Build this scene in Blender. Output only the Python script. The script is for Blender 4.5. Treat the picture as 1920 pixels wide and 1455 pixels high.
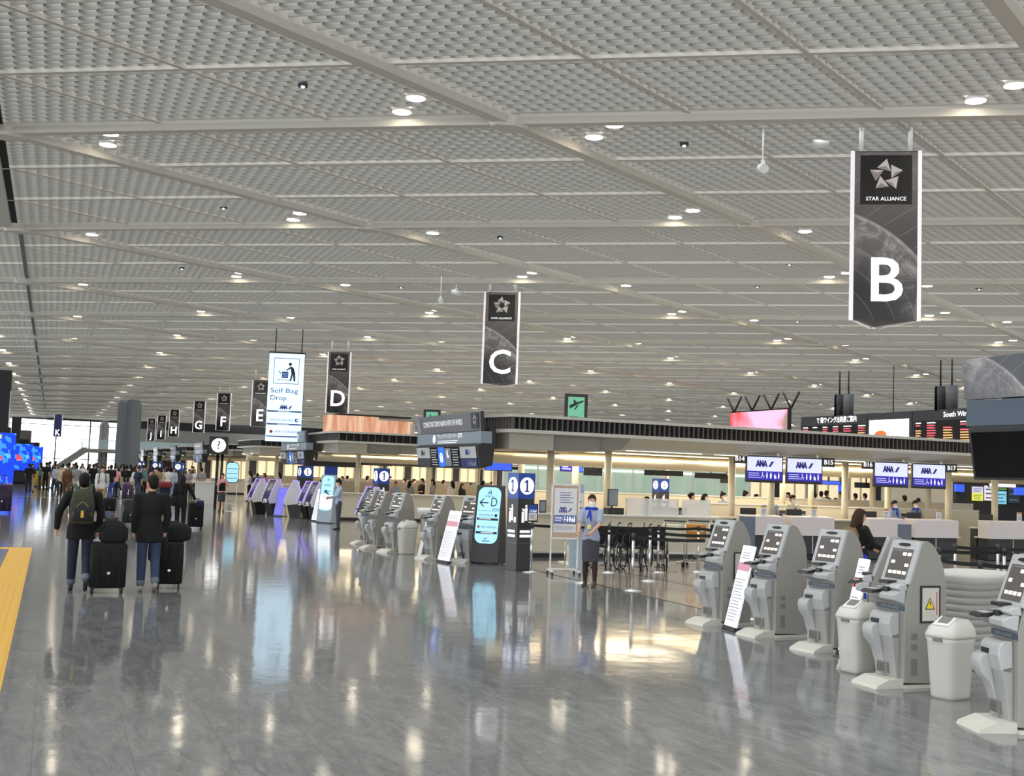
import bpy, bmesh, math, random
from mathutils import Vector, Matrix
random.seed(7)
for o in list(bpy.data.objects): bpy.data.objects.remove(o)
S = bpy.context.scene
COL = S.collection
PI = math.pi
# ------------------------------------------------------------------ camera
FPX, YAW, PIT, ROLL = 2109.24, 0.38484, 0.078089, 0.036341
CAMH, HC, SLOPE = 1.9, 5.67, 0.0124
_cy, _sy, _cp, _sp = math.cos(YAW), math.sin(YAW), math.cos(PIT), math.sin(PIT)
_fw = Vector((_sy*_cp, _cy*_cp, _sp)); _r0 = Vector((_cy, -_sy, 0)); _u0 = _r0.cross(_fw)
CR = math.cos(ROLL)*_r0 + math.sin(ROLL)*_u0
CU = -math.sin(ROLL)*_r0 + math.cos(ROLL)*_u0
cam = bpy.data.objects.new('camera', bpy.data.cameras.new('camera')); COL.objects.link(cam)
cam.matrix_world = Matrix(((CR.x, CU.x, -_fw.x, 0), (CR.y, CU.y, -_fw.y, 0), (CR.z, CU.z, -_fw.z, CAMH), (0, 0, 0, 1)))
cam.data.sensor_width = 36; cam.data.sensor_fit = 'HORIZONTAL'; cam.data.lens = FPX/1920*36
cam.data.clip_start = .05; cam.data.clip_end = 600
S.camera = cam
# ------------------------------------------------------------------ world, exposure
SKY_LEFT, SKY_LOW, SKY_UP = 3.6, 1.0, 1.75
w = bpy.data.worlds.new('daylight'); S.world = w; w.use_nodes = True
# daylight: soft overhead fill added, roof left open, stronger from the glazed kerb side (-X) and from the far end (+Y)
_n = w.node_tree.nodes; _l = w.node_tree.links; _bg = _n['Background']
_bg.inputs[0].default_value = (.94, .975, 1, 1)
_tc = _n.new('ShaderNodeTexCoord'); _sp = _n.new('ShaderNodeSeparateXYZ'); _l.new(_tc.outputs['Generated'], _sp.inputs[0])
def _mr(sock, a, b, c, d):
    m = _n.new('ShaderNodeMapRange'); m.inputs['From Min'].default_value = a; m.inputs['From Max'].default_value = b
    m.inputs['To Min'].default_value = c; m.inputs['To Max'].default_value = d; _l.new(sock, m.inputs['Value']); return m.outputs['Result']
def _ad(p, q):
    m = _n.new('ShaderNodeMath'); m.operation = 'ADD'; _l.new(p, m.inputs[0]); _l.new(q, m.inputs[1]); return m.outputs[0]
_l.new(_ad(_mr(_sp.outputs['X'], .15, -.9, 0, SKY_LEFT), _ad(_mr(_sp.outputs['Y'], .6, 1, 0, 3.0), _mr(_sp.outputs['Z'], -.1, .9, SKY_LOW, SKY_UP))), _bg.inputs[1])
S.view_settings.view_transform = 'Standard'; S.view_settings.look = 'None'
S.view_settings.exposure = 0.0; S.view_settings.gamma = 1; S.view_settings.use_curve_mapping = False
DOWNLIGHT_W = 75
COVE_W = 20


def ray(px, py): return CR*((px-960)/FPX) - CU*((py-727.5)/FPX) + _fw
def gnd(px, py, z=0.0):                      # floor point (or point at height z) seen at a pixel
    d = ray(px, py); t = (z-CAMH)/d.z; return Vector((d.x*t, d.y*t, z))
def atY(px, py, Y):                          # point seen at a pixel at hall distance Y
    d = ray(px, py); t = Y/d.y; return Vector((d.x*t, Y, CAMH+d.z*t))
def cz(X): return CAMH+HC+SLOPE*X            # underside of the louvred ceiling


S.cycles.max_bounces = 7; S.cycles.diffuse_bounces = 4; S.cycles.glossy_bounces = 3; S.cycles.transparent_max_bounces = 8; S.cycles.sample_clamp_indirect = 6
# ------------------------------------------------------------------ materials
MATS = {}
def mat(name, col=(.8, .8, .8), rough=.5, metal=0, emit=None, es=1, alpha=1, trans=0, noise=0, nscale=8, spec=None, coat=0):
    if name in MATS: return MATS[name]
    m = bpy.data.materials.new(name); m.use_nodes = True; nt = m.node_tree
    b = nt.nodes['Principled BSDF']
    b.inputs['Base Color'].default_value = (*col, 1); b.inputs['Roughness'].default_value = rough
    b.inputs['Metallic'].default_value = metal; b.inputs['Alpha'].default_value = alpha
    b.inputs['Transmission Weight'].default_value = trans; b.inputs['Coat Weight'].default_value = coat
    if spec is not None: b.inputs['Specular IOR Level'].default_value = spec
    if emit:
        b.inputs['Emission Color'].default_value = (*emit, 1); b.inputs['Emission Strength'].default_value = es
    if emit: m.cycles.emission_sampling = 'NONE'
    if noise:
        tc = nt.nodes.new('ShaderNodeTexCoord'); n = nt.nodes.new('ShaderNodeTexNoise'); n.inputs['Scale'].default_value = nscale
        n.inputs['Detail'].default_value = 4
        r = nt.nodes.new('ShaderNodeMapRange'); r.inputs['To Min'].default_value = 1-noise; r.inputs['To Max'].default_value = 1+noise
        mx = nt.nodes.new('ShaderNodeVectorMath'); mx.operation = 'SCALE'; mx.inputs[0].default_value = col
        nt.links.new(tc.outputs['Object'], n.inputs['Vector']); nt.links.new(n.outputs['Fac'], r.inputs['Value'])
        nt.links.new(r.outputs['Result'], mx.inputs['Scale']); nt.links.new(mx.outputs['Vector'], b.inputs['Base Color'])
    MATS[name] = m; return m
def srgb(r, g, b):
    f = lambda c: (c/255/12.92) if c/255 <= .04045 else ((c/255+.055)/1.055)**2.4
    return (f(r), f(g), f(b))

M_grey = mat('kiosk_grey', srgb(160, 160, 157), .42, noise=.04, nscale=3)
M_grey2 = mat('kiosk_side_grey', srgb(148, 146, 140), .5, noise=.04, nscale=3)
M_lgrey = mat('kiosk_pale_grey', srgb(178, 180, 180), .35)
M_vent = mat('vent_grey', srgb(120, 118, 114), .6)
M_foot = mat('foot_plate_beige', srgb(200, 197, 186), .5, noise=.08)
M_black = mat('black_plastic', (.012, .012, .013), .35)
M_blackm = mat('black_matte', (.01, .01, .011), .8)
M_dark = mat('charcoal', (.035, .036, .04), .45)
M_scr = mat('kiosk_screen_dark', (.05, .045, .045), .15, emit=(.30, .27, .26), es=.22)
M_key = mat('kiosk_screen_keys', (.8, .75, .65), .3, emit=(1, .86, .66), es=.75)
M_white = mat('white_paint', (.82, .82, .8), .4)
M_whitep = mat('white_plastic', (.75, .75, .72), .35)
M_paper = mat('paper_white', (.85, .85, .86), .6)
M_beam = mat('ceiling_beam_grey', srgb(206, 203, 194), .5)
M_louv = mat('ceiling_louvre_grey', srgb(153, 150, 143), .5)
M_plen = mat('plenum_dark', (.09, .085, .08), .9)
M_steel = mat('brushed_steel', (.62, .62, .62), .28, 1)
M_chrome = mat('chrome', (.8, .8, .8), .12, 1)
M_rubber = mat('rubber', (.02, .02, .02), .7)
M_blue = mat('sign_blue', srgb(28, 66, 150), .4, emit=srgb(28, 66, 150), es=.25)
M_navy = mat('navy_print', srgb(24, 36, 110), .5)
M_lit = mat('backlit_white', (1, 1, 1), .4, emit=(1, 1, .97), es=2.2)
M_litsoft = mat('backlit_soft_white', (.9, .9, .9), .4, emit=(.93, .96, 1), es=.8)
M_cyan = mat('screen_pale_blue', (.3, .5, .6), .25, emit=srgb(150, 212, 240), es=.95)
M_vio = mat('violet_edge_light', (.3, .2, .9), .4, emit=(.25, .16, 1), es=1.6)
M_cream = mat('cream_panel', srgb(226, 218, 196), .5, noise=.02)
M_glow = mat('cream_bulkhead', srgb(235, 226, 200), .5)
M_cove = mat('cove_strip_warm', (1, .9, .7), .5, emit=(1, .86, .55), es=4.0)
M_strip = mat('soffit_light_strip', (1, 1, 1), .5, emit=(1, .95, .82), es=2.2)
M_col = mat('column_cream', srgb(222, 212, 186), .4)
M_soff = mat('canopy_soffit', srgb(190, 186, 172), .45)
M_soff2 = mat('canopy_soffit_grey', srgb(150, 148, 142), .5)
M_fasc = mat('canopy_fascia', srgb(196, 194, 186), .4)
M_skin = mat('skin', srgb(214, 165, 138), .55)
M_hair = mat('hair_black', (.010, .008, .007), .7, spec=.25)
M_hairb = mat('hair_brown', (.045, .02, .012), .7, spec=.25)
M_acr = mat('acrylic_clear', (.92, .95, .96), .08, alpha=.28)
M_acr2 = mat('acrylic_frosted', (.85, .86, .86), .3, alpha=.5)
M_bin = mat('translucent_bin_plastic', (.76, .74, .68), .35, alpha=.78)
M_ocean = mat('slate_blue_panel', srgb(66, 84, 98), .4)
M_print = mat('illegible_print_grey', (.25, .25, .3), .6)
M_red = mat('print_red', (.55, .02, .03), .5)
M_pink = mat('print_pink', srgb(238, 170, 190), .5)
M_yel = mat('warning_yellow', (.85, .6, .02), .5)
M_wood = mat('pale_wood_board', srgb(200, 165, 130), .6)
M_txtw = mat('lettering_white', (.9, .9, .9), .4, emit=(1, 1, 1), es=.55)
M_txtb = mat('lettering_navy', srgb(40, 52, 150), .5)
M_txtk = mat('lettering_black', (.02, .02, .03), .5)


# ------------------------------------------------------------------ mesh builder
class MB:
    def __init__(s, T=None):
        s.v = []; s.f = []; s.mi = []; s.mats = []; s.sm = []; s.T = T
    def m(s, mt):
        if mt not in s.mats: s.mats.append(mt)
        return s.mats.index(mt)
    def add(s, vs, fs, mt, smooth=False):
        n = len(s.v); k = s.m(mt)
        for p in vs:
            p = Vector(p)
            if s.T is not None: p = s.T @ p
            s.v.append(tuple(p))
        for f in fs: s.f.append(tuple(i+n for i in f)); s.mi.append(k); s.sm.append(smooth)
        return s
    def box(s, x0, x1, y0, y1, z0, z1, mt):
        vs = [(x, y, z) for z in (z0, z1) for y in (y0, y1) for x in (x0, x1)]
        return s.add(vs, [(0, 2, 3, 1), (4, 5, 7, 6), (0, 1, 5, 4), (2, 6, 7, 3), (0, 4, 6, 2), (1, 3, 7, 5)], mt)
    def quad(s, a, b, c, d, mt): return s.add([a, b, c, d], [(0, 1, 2, 3)], mt)
    def poly(s, pts, mt): return s.add(pts, [tuple(range(len(pts)))], mt)
    def prism(s, pts, a, b, mt, axis='x', smooth=False):  # 2D outline extruded along an axis
        def P(u, v, t): return (t, u, v) if axis == 'x' else ((u, t, v) if axis == 'y' else (u, v, t))
        n = len(pts); vs = [P(u, v, a) for u, v in pts]+[P(u, v, b) for u, v in pts]
        s.add(vs, [tuple(range(n)), tuple(range(2*n-1, n-1, -1))], mt)
        return s.add(vs, [(i, i+n, (i+1) % n+n, (i+1) % n) for i in range(n)], mt, smooth)
    def cyl(s, p0, p1, r0, mt, r1=None, n=14, caps=True, sx=1, sy=1):
        p0, p1 = Vector(p0), Vector(p1); r1 = r0 if r1 is None else r1
        d = (p1-p0).normalized(); a = Vector((1, 0, 0)) if abs(d.x) < .9 else Vector((0, 1, 0))
        u = d.cross(a).normalized(); v = d.cross(u)
        if abs(d.z) > .99: u, v = Vector((1, 0, 0)), Vector((0, 1, 0))
        vs = []
        for p, r in ((p0, r0), (p1, r1)):
            for i in range(n):
                t = 2*PI*i/n; vs.append(p+u*(r*sx*math.cos(t))+v*(r*sy*math.sin(t)))
        s.add(vs, [(i, (i+1) % n, (i+1) % n+n, i+n) for i in range(n)], mt, True)
        if caps: s.add(vs, [tuple(range(n-1, -1, -1)), tuple(range(n, 2*n))], mt)
        return s
    def tube(s, pts, r, mt, n=8, closed=False):
        pts = [Vector(p) for p in pts]; vs = []; N = len(pts); pu = None
        for k, p in enumerate(pts):
            if closed: d = pts[(k+1) % N]-pts[k-1]
            else: d = pts[min(k+1, N-1)]-pts[max(k-1, 0)]
            d.normalize()
            if pu is None:
                a = Vector((0, 0, 1)) if abs(d.z) < .9 else Vector((1, 0, 0)); u = d.cross(a).normalized()
            else:
                u = (pu-d*pu.dot(d)).normalized()
            pu = u; v = d.cross(u)
            for i in range(n):
                t = 2*PI*i/n; vs.append(p+u*(r*math.cos(t))+v*(r*math.sin(t)))
        fs = [(k*n+i, k*n+(i+1) % n, ((k+1) % N)*n+(i+1) % n, ((k+1) % N)*n+i) for k in range(N if closed else N-1) for i in range(n)]
        s.add(vs, fs, mt, True)
        if not closed: s.add(vs, [tuple(range(n)), tuple(range((N-1)*n, N*n))], mt)
        return s
    def loft(s, rings, mt, n=16, smooth=True, caps=True):  # rings: (x, y, z, rx, ry)
        vs = []
        for (x, y, z, rx, ry) in rings:
            for i in range(n):
                t = 2*PI*i/n; vs.append((x+rx*math.cos(t), y+ry*math.sin(t), z))
        N = len(rings)
        s.add(vs, [(k*n+i, k*n+(i+1) % n, (k+1)*n+(i+1) % n, (k+1)*n+i) for k in range(N-1) for i in range(n)], mt, smooth)
        if caps: s.add(vs, [tuple(range(n-1, -1, -1)), tuple(range((N-1)*n, N*n))], mt, smooth)
        return s
    def rloft(s, rings, mt, e=.25, n=24):                  # superellipse rings (rounded boxes)
        vs = []
        for (x, y, z, rx, ry) in rings:
            for i in range(n):
                t = 2*PI*(i+.5)/n; c, q = math.cos(t), math.sin(t)
                vs.append((x+rx*math.copysign(abs(c)**e, c), y+ry*math.copysign(abs(q)**e, q), z))
        N = len(rings)
        s.add(vs, [(k*n+i, k*n+(i+1) % n, (k+1)*n+(i+1) % n, (k+1)*n+i) for k in range(N-1) for i in range(n)], mt, True)
        return s.add(vs, [tuple(range(n-1, -1, -1)), tuple(range((N-1)*n, N*n))], mt, False)
    def ball(s, c, rx, ry, rz, mt, n=14, m=9, R=None):
        vs = []; c = Vector(c)
        for k in range(m+1):
            ph = PI*k/m
            for i in range(n):
                t = 2*PI*i/n; p = Vector((rx*math.sin(ph)*math.cos(t), ry*math.sin(ph)*math.sin(t), -rz*math.cos(ph)))
                if R is not None: p = R @ p
                vs.append(c+p)
        return s.add(vs, [(k*n+i, k*n+(i+1) % n, (k+1)*n+(i+1) % n, (k+1)*n+i) for k in range(m) for i in range(n)], mt, True)
    def cap(s, p0, p1, r0, r1, mt, n=12):                  # tapered capsule
        p0, p1 = Vector(p0), Vector(p1); d = p1-p0
        if d.length < 1e-5: return s.ball(p0, r0, r0, r0, mt)
        d.normalize(); a = Vector((0, 1, 0)) if abs(d.y) < .9 else Vector((1, 0, 0)); u = d.cross(a).normalized(); v = d.cross(u)
        st = [(p0, r0, -math.cos(PI*k/8)*1, math.sin(PI*k/8)) for k in range(0, 5)]+[(p1, r1, -math.cos(PI*k/8), math.sin(PI*k/8)) for k in range(4, 9)]
        vs = []
        for p, r, c, q in st:
            for i in range(n):
                t = 2*PI*i/n; vs.append(p+d*(r*c)+(u*math.cos(t)+v*math.sin(t))*(r*max(q, .02)))
        N = len(st)
        s.add(vs, [(k*n+i, k*n+(i+1) % n, (k+1)*n+(i+1) % n, (k+1)*n+i) for k in range(N-1) for i in range(n)], mt, True)
        return s.add(vs, [tuple(range(n-1, -1, -1)), tuple(range((N-1)*n, N*n))], mt, True)
    def text(s, body, size, x, z, mt, y=-.003, width=None, align='CENTER', bold=0, plane='xz', M=None, cond=1):
        cu = bpy.data.curves.new('t', 'FONT'); cu.body = body; cu.size = size; cu.align_x = align; cu.align_y = 'CENTER'
        cu.resolution_u = 3; cu.offset = bold
        ob = bpy.data.objects.new('t', cu); COL.objects.link(ob)
        dg = bpy.context.evaluated_depsgraph_get(); me = bpy.data.meshes.new_from_object(ob.evaluated_get(dg))
        vs = [v.co.copy() for v in me.vertices]; fs = [tuple(p.vertices) for p in me.polygons]
        bpy.data.objects.remove(ob); bpy.data.meshes.remove(me); bpy.data.curves.remove(cu)
        if not vs: return s
        xs = [v.x for v in vs]; W = max(xs)-min(xs); k = cond
        if width: k = width/W if W > 0 else 1
        out = []
        for v in vs:
            if M is not None: out.append(M @ Vector((v.x*k, v.y, 0)))
            else: out.append((x+v.x*k, y, z+v.y))
        return s.add(out, fs, mt)
    def bars(s, x0, x1, z0, z1, rows, mt, y=-.003, rnd=None, fill=.5):   # printed lines too small to read
        rnd = rnd or random.Random(int(x0*97+z0*53)); dz = (z1-z0)/rows
        for r in range(rows):
            zz = z0+dz*(r+.25); xe = x0+(x1-x0)*(.7+.3*rnd.random())
            s.quad((x0, y, zz), (xe, y, zz), (xe, y, zz+dz*fill), (x0, y, zz+dz*fill), mt)
        return s
    def rect(s, x0, x1, z0, z1, mt, y=-.002): return s.quad((x0, y, z0), (x1, y, z0), (x1, y, z1), (x0, y, z1), mt)
    def disc(s, x, z, r, mt, y=-.003, n=28, sx=1):
        return s.poly([(x+sx*r*math.cos(2*PI*i/n), y, z+r*math.sin(2*PI*i/n)) for i in range(n)], mt)
    def mesh(s, name):
        me = bpy.data.meshes.new(name); me.from_pydata(s.v, [], s.f)
        for mt in s.mats: me.materials.append(mt)
        me.polygons.foreach_set('material_index', s.mi); me.polygons.foreach_set('use_smooth', s.sm)
        me.validate(); me.update(); return me
    def build(s, name, parent=None, bevel=0, seg=2, recalc=True):
        me = s.mesh(name)
        if recalc:
            bm = bmesh.new(); bm.from_mesh(me); bmesh.ops.remove_doubles(bm, verts=bm.verts, dist=1e-5)
            bmesh.ops.recalc_face_normals(bm, faces=bm.faces); bm.to_mesh(me); bm.free()
        o = bpy.data.objects.new(name, me); COL.objects.link(o)
        if parent is not None: o.parent = parent
        if bevel:
            b = o.modifiers.new('bevel', 'BEVEL'); b.width = bevel; b.segments = seg; b.limit_method = 'ANGLE'; b.angle_limit = .6
        return o

def thing(name, label, cat, loc=(0, 0, 0), rotz=0, group=None):
    o = bpy.data.objects.new(name, None); COL.objects.link(o); o.empty_display_size = .1
    o.location = loc; o.rotation_euler = (0, 0, rotz); o['label'] = label; o['category'] = cat
    if group: o['group'] = group
    return o
def tag(o, label, cat, group=None, kind=None):
    o['label'] = label; o['category'] = cat
    if group: o['group'] = group
    if kind: o['kind'] = kind
    return o
def struct(o): o['kind'] = 'structure'; return o
def dup(root, loc=None, rotz=None, label=None, group=None):
    def cp(o, par):
        c = o.copy(); COL.objects.link(c)
        if par is not None: c.parent = par
        for ch in list(o.children): cp(ch, c)
        return c
    r = cp(root, None)
    if loc is not None: r.location = loc
    if rotz is not None: r.rotation_euler = (0, 0, rotz)
    if label: r['label'] = label
    if group: r['group'] = group
    return r
def light(name, kind, loc, power, col=(1, 1, 1), size=.2, rot=(0, 0, 0), **kw):
    l = bpy.data.lights.new(name, kind); l.energy = power; l.color = col
    if kind == 'AREA': l.shape = 'RECTANGLE'; l.size = size; l.size_y = kw.get('sy', size)
    elif kind == 'SPOT': l.shadow_soft_size = size; l.spot_size = kw.get('cone', 2.2); l.spot_blend = .6
    else: l.shadow_soft_size = size
    o = bpy.data.objects.new(name, l); COL.objects.link(o); o.location = loc; o.rotation_euler = rot
    if kw.get('parent') is not None: o.parent = kw['parent']
    return o
def face(nx, ny): return math.atan2(nx, -ny)   # rotation that turns a local -Y front towards (nx, ny)

# ================================================================== THE SETTING
def floor_material(name, c1, c2, rough, tile, offx=0):
    m = bpy.data.materials.new(name); m.use_nodes = True; nt = m.node_tree; L = nt.links; b = nt.nodes['Principled BSDF']
    tc = nt.nodes.new('ShaderNodeTexCoord')
    mp = nt.nodes.new('ShaderNodeMapping'); mp.inputs['Scale'].default_value = (1, .28, 1); mp.inputs['Rotation'].default_value = (0, 0, .5)
    L.new(tc.outputs['Object'], mp.inputs['Vector'])
    n1 = nt.nodes.new('ShaderNodeTexNoise'); n1.inputs['Scale'].default_value = 5; n1.inputs['Detail'].default_value = 8; n1.inputs['Roughness'].default_value = .7; n1.inputs['Distortion'].default_value = 1.2
    L.new(mp.outputs['Vector'], n1.inputs['Vector'])
    n2 = nt.nodes.new('ShaderNodeTexNoise'); n2.inputs['Scale'].default_value = 26; n2.inputs['Detail'].default_value = 6; n2.inputs['Roughness'].default_value = .75
    L.new(mp.outputs['Vector'], n2.inputs['Vector'])
    ad = nt.nodes.new('ShaderNodeMath'); ad.operation = 'MULTIPLY_ADD'; ad.inputs[1].default_value = .45
    L.new(n2.outputs['Fac'], ad.inputs[0]); L.new(n1.outputs['Fac'], ad.inputs[2])
    cr = nt.nodes.new('ShaderNodeValToRGB'); cr.color_ramp.elements[0].position = .52; cr.color_ramp.elements[0].color = (*c1, 1)
    cr.color_ramp.elements[1].position = .95; cr.color_ramp.elements[1].color = (*c2, 1)
    L.new(ad.outputs[0], cr.inputs['Fac'])
    br = nt.nodes.new('ShaderNodeTexBrick'); br.offset = 0; br.inputs['Scale'].default_value = 1
    br.inputs['Brick Width'].default_value = tile; br.inputs['Row Height'].default_value = tile; br.inputs['Mortar Size'].default_value = .004
    br.inputs['Color1'].default_value = (1, 1, 1, 1); br.inputs['Color2'].default_value = (.965, .965, .965, 1); br.inputs['Mortar'].default_value = (.72, .72, .72, 1)
    L.new(tc.outputs['Object'], br.inputs['Vector'])
    mx = nt.nodes.new('ShaderNodeMix'); mx.data_type = 'RGBA'; mx.blend_type = 'MULTIPLY'; mx.inputs['Factor'].default_value = 1
    L.new(cr.outputs['Color'], mx.inputs[6]); L.new(br.outputs['Color'], mx.inputs[7]); L.new(mx.outputs[2], b.inputs['Base Color'])
    rg = nt.nodes.new('ShaderNodeMapRange'); rg.inputs['To Min'].default_value = rough*.75; rg.inputs['To Max'].default_value = rough*1.4
    L.new(n2.outputs['Fac'], rg.inputs['Value']); L.new(rg.outputs['Result'], b.inputs['Roughness'])
    wv = nt.nodes.new('ShaderNodeTexNoise'); wv.inputs['Scale'].default_value = 2.3; wv.inputs['Detail'].default_value = 3
    L.new(tc.outputs['Object'], wv.inputs['Vector'])
    bp = nt.nodes.new('ShaderNodeBump'); bp.inputs['Strength'].default_value = .10; bp.inputs['Distance'].default_value = .02
    L.new(wv.outputs['Fac'], bp.inputs['Height']); L.new(bp.outputs['Normal'], b.inputs['Normal'])
    b.inputs['Specular IOR Level'].default_value = .62
    return m
M_floor = floor_material('polished_stone_floor', srgb(98, 99, 100), srgb(143, 143, 141), .08, .6)
M_floor2 = floor_material('polished_beige_floor', srgb(140, 126, 116), srgb(160, 147, 136), .12, .6)
M_band = mat('dark_floor_band', (.09, .09, .09), .15)
M_tact = mat('tactile_paving_yellow', srgb(226, 176, 66), .45)
ob = MB().box(-60, 115, -14, 170, -.2, 0, M_floor).build('floor'); struct(ob)
e1, e2 = gnd(1140, 1100), gnd(1310, 1150)
XB = 9.25
ob = MB().box(XB, 44, -6, 23.6, .0005, .004, M_floor2).build('trim_1'); struct(ob)          # beige check-in zone
ob = MB().box(11.0, 11.16, -6, 23.6, .004, .006, M_band).box(XB-.01, XB+.05, -6, 23.6, .004, .006, M_band).build('trim_2'); struct(ob)
b = MB()
for k in range(9): b.box(XB, 44, 41.1+17.43*k-14, 41.1+17.43*k, .0005, .004, M_floor2)
struct(b.build('trim_3'))
# tactile paving with raised bars
b = MB(); b.box(-.71, -.27, -6, 26.3, .001, .006, M_tact); b.box(-9, -.71, 25.9, 26.3, .001, .006, M_tact)
for q in range(5): b.box(-.67+q*.085, -.64+q*.085, -6, 25.85, .006, .011, M_tact)
tag(b.build('tactile_paving'), 'yellow tactile paving strip running along the polished floor at the left', 'tactile paving')
b = MB(); p, q = gnd(0, 929), gnd(372, 945)
d = (q-p).normalized(); nrm = Vector((-d.y, d.x, 0))*.12; p = p-d*14; q = q+d*1
b.add([p-nrm, q-nrm, q+nrm, p+nrm], [(0, 1, 2, 3)], mat('pale_floor_line', srgb(190, 175, 140), .3)); o = b.build('trim_4'); o.location.z = .004; struct(o)

# ---- ceiling: continuous crossing slats, beams, plenum
LB = 1.5371*HC; C30 = math.cos(PI/6); T30 = math.tan(PI/6)
GX0, GY0 = -.19206*HC, 3.6717*HC
def lat(i, j): return (GX0+LB*C30*i, GY0+LB*(j-.5*i))
CX0, CX1, CY0, CY1 = -34.0, 112.0, 2.0, 165.0
cell = LB/36; t = .006; h1 = .125; NB = 2
def bay_mesh():                                    # one two-by-two bay of crossing slats, as a rhombus in the ceiling plane
    b = MB(); U = Vector((C30, -.5, SLOPE*C30)); V = Vector((0, 1, 0)); Z = Vector((0, 0, 1)); n = 36*NB; seg = 6
    for fam in (0, 1):
        D, O = (V, U) if fam == 0 else (U, V); lo = .055 if fam == 0 else -.01
        for k in range(n):
            for q in range(0, n, seg):
                p0 = O*(k*cell)+D*(q*cell); p1 = O*(k*cell)+D*((q+seg)*cell); w_ = O*(t/C30)
                b.add([p0-w_+Z*lo, p0+w_+Z*lo, p0+w_+Z*h1, p0-w_+Z*h1, p1-w_+Z*lo, p1+w_+Z*lo, p1+w_+Z*h1, p1-w_+Z*h1], [(0, 1, 5, 4), (3, 0, 4, 7), (1, 2, 6, 5)], M_louv)
    return b
bay = bay_mesh().build('ceiling', recalc=False); firstbay = True
for i in range(-6, 16, NB):
    for j in range(-14, 36, NB):
        x, y = lat(i, j); xc, yc = lat(i+NB/2, j+NB/2)
        if not (CX0-5 < xc < CX1+3 and CY0-8 < yc < CY1+3): continue
        if xc > 20 and yc < xc*.30-12: continue
        o = bay if firstbay else bay.copy()
        if not firstbay: COL.objects.link(o)
        firstbay = False; o.location = (x, y, cz(x)); struct(o)
def beam(b, p, q, w, d, up=.04, cham=.35):
    p = Vector((p[0], p[1], cz(p[0]))); q = Vector((q[0], q[1], cz(q[0]))); u = (q-p).normalized(); s = Vector((-u.y, u.x, 0)).normalized(); Z = Vector((0, 0, 1))
    prof = [(-w/2, up), (-w/2, -d*.35), (-w/2*cham*2, -d), (w/2*cham*2, -d), (w/2, -d*.35), (w/2, up)]
    vs = [p+s*a+Z*c for a, c in prof]+[q+s*a+Z*c for a, c in prof]; n = 6
    b.add(vs, [(i, (i+1) % n, (i+1) % n+n, i+n) for i in range(n)], M_beam)
def clip_line(px, py, dx, dy):
    t0, t1 = -400, 400
    for a, d, lo, hi in ((px, dx, CX0, CX1), (py, dy, CY0, CY1)):
        if abs(d) < 1e-9:
            if not lo <= a <= hi: return None
            continue
        u, v = (lo-a)/d, (hi-a)/d
        t0 = max(t0, min(u, v)); t1 = min(t1, max(u, v))
    return None if t1-t0 < 1 else ((px+dx*t0, py+dy*t0), (px+dx*t1, py+dy*t1))
bm_, bs_, hb_ = MB(), MB(), MB()
for k in range(-16*3, 32*3):
    main = k % 3 == 0
    for fam in (0, 1):
        px, py = GX0, GY0+LB*k/3
        dx, dy = (C30, -.5) if fam == 0 else (C30, .5)
        seg = clip_line(px, py, dx, dy)
        if seg is None: continue
        if fam == 1 and seg[0][0] < GX0: seg = ((GX0, GY0+LB*k/3), seg[1]) if CY0 < GY0+LB*k/3 < CY1 else seg
        if main: beam(bm_, *seg, .30 if fam else .26, .15)
        else: beam(bs_, *seg, .075, .035, up=.02, cham=.5)
struct(bm_.build('ceiling')).name = 'trim_5'; struct(bs_.build('trim_6'))
for i in range(-4, 14):
    for j in range(-8, 26):
        X, Y = lat(i, j)
        if CX0 < X < CX1 and CY0 < Y < CY1:
            z = cz(X); pts = [(X+.40*math.cos(PI/180*a), Y+.26*math.sin(PI/180*a)) for a in (0, 38, 90, 142, 180, 218, 270, 322)]
            hb_.add([(x, y, z-.04) for x, y in pts]+[(X+(x-X)*.82, Y+(y-Y)*.82, z-.2) for x, y in pts],
                    [(a, (a+1) % 8, (a+1) % 8+8, a+8) for a in range(8)]+[tuple(range(8, 16))], M_beam)
struct(hb_.build('trim_7'))
b = MB(); X = GX0; z = cz(X)                       # wide bright side girder with a dark gap, left border of the first bays
b.box(X-.62, X-.17, CY0, lat(0, 1)[1]-.3, z-.16, z+.05, M_beam); b.box(X-.17, X-.04, CY0, lat(0, 1)[1]-.3, z-.03, z-.005, M_blackm)
struct(b.build('trim_8'))
b = MB(); b.box(X-.05, X+.05, lat(0, 1)[1], CY1, z-.05, z, mat('ceiling_joint_grey', (.16, .16, .155), .6)); struct(b.build('trim_9'))

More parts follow.
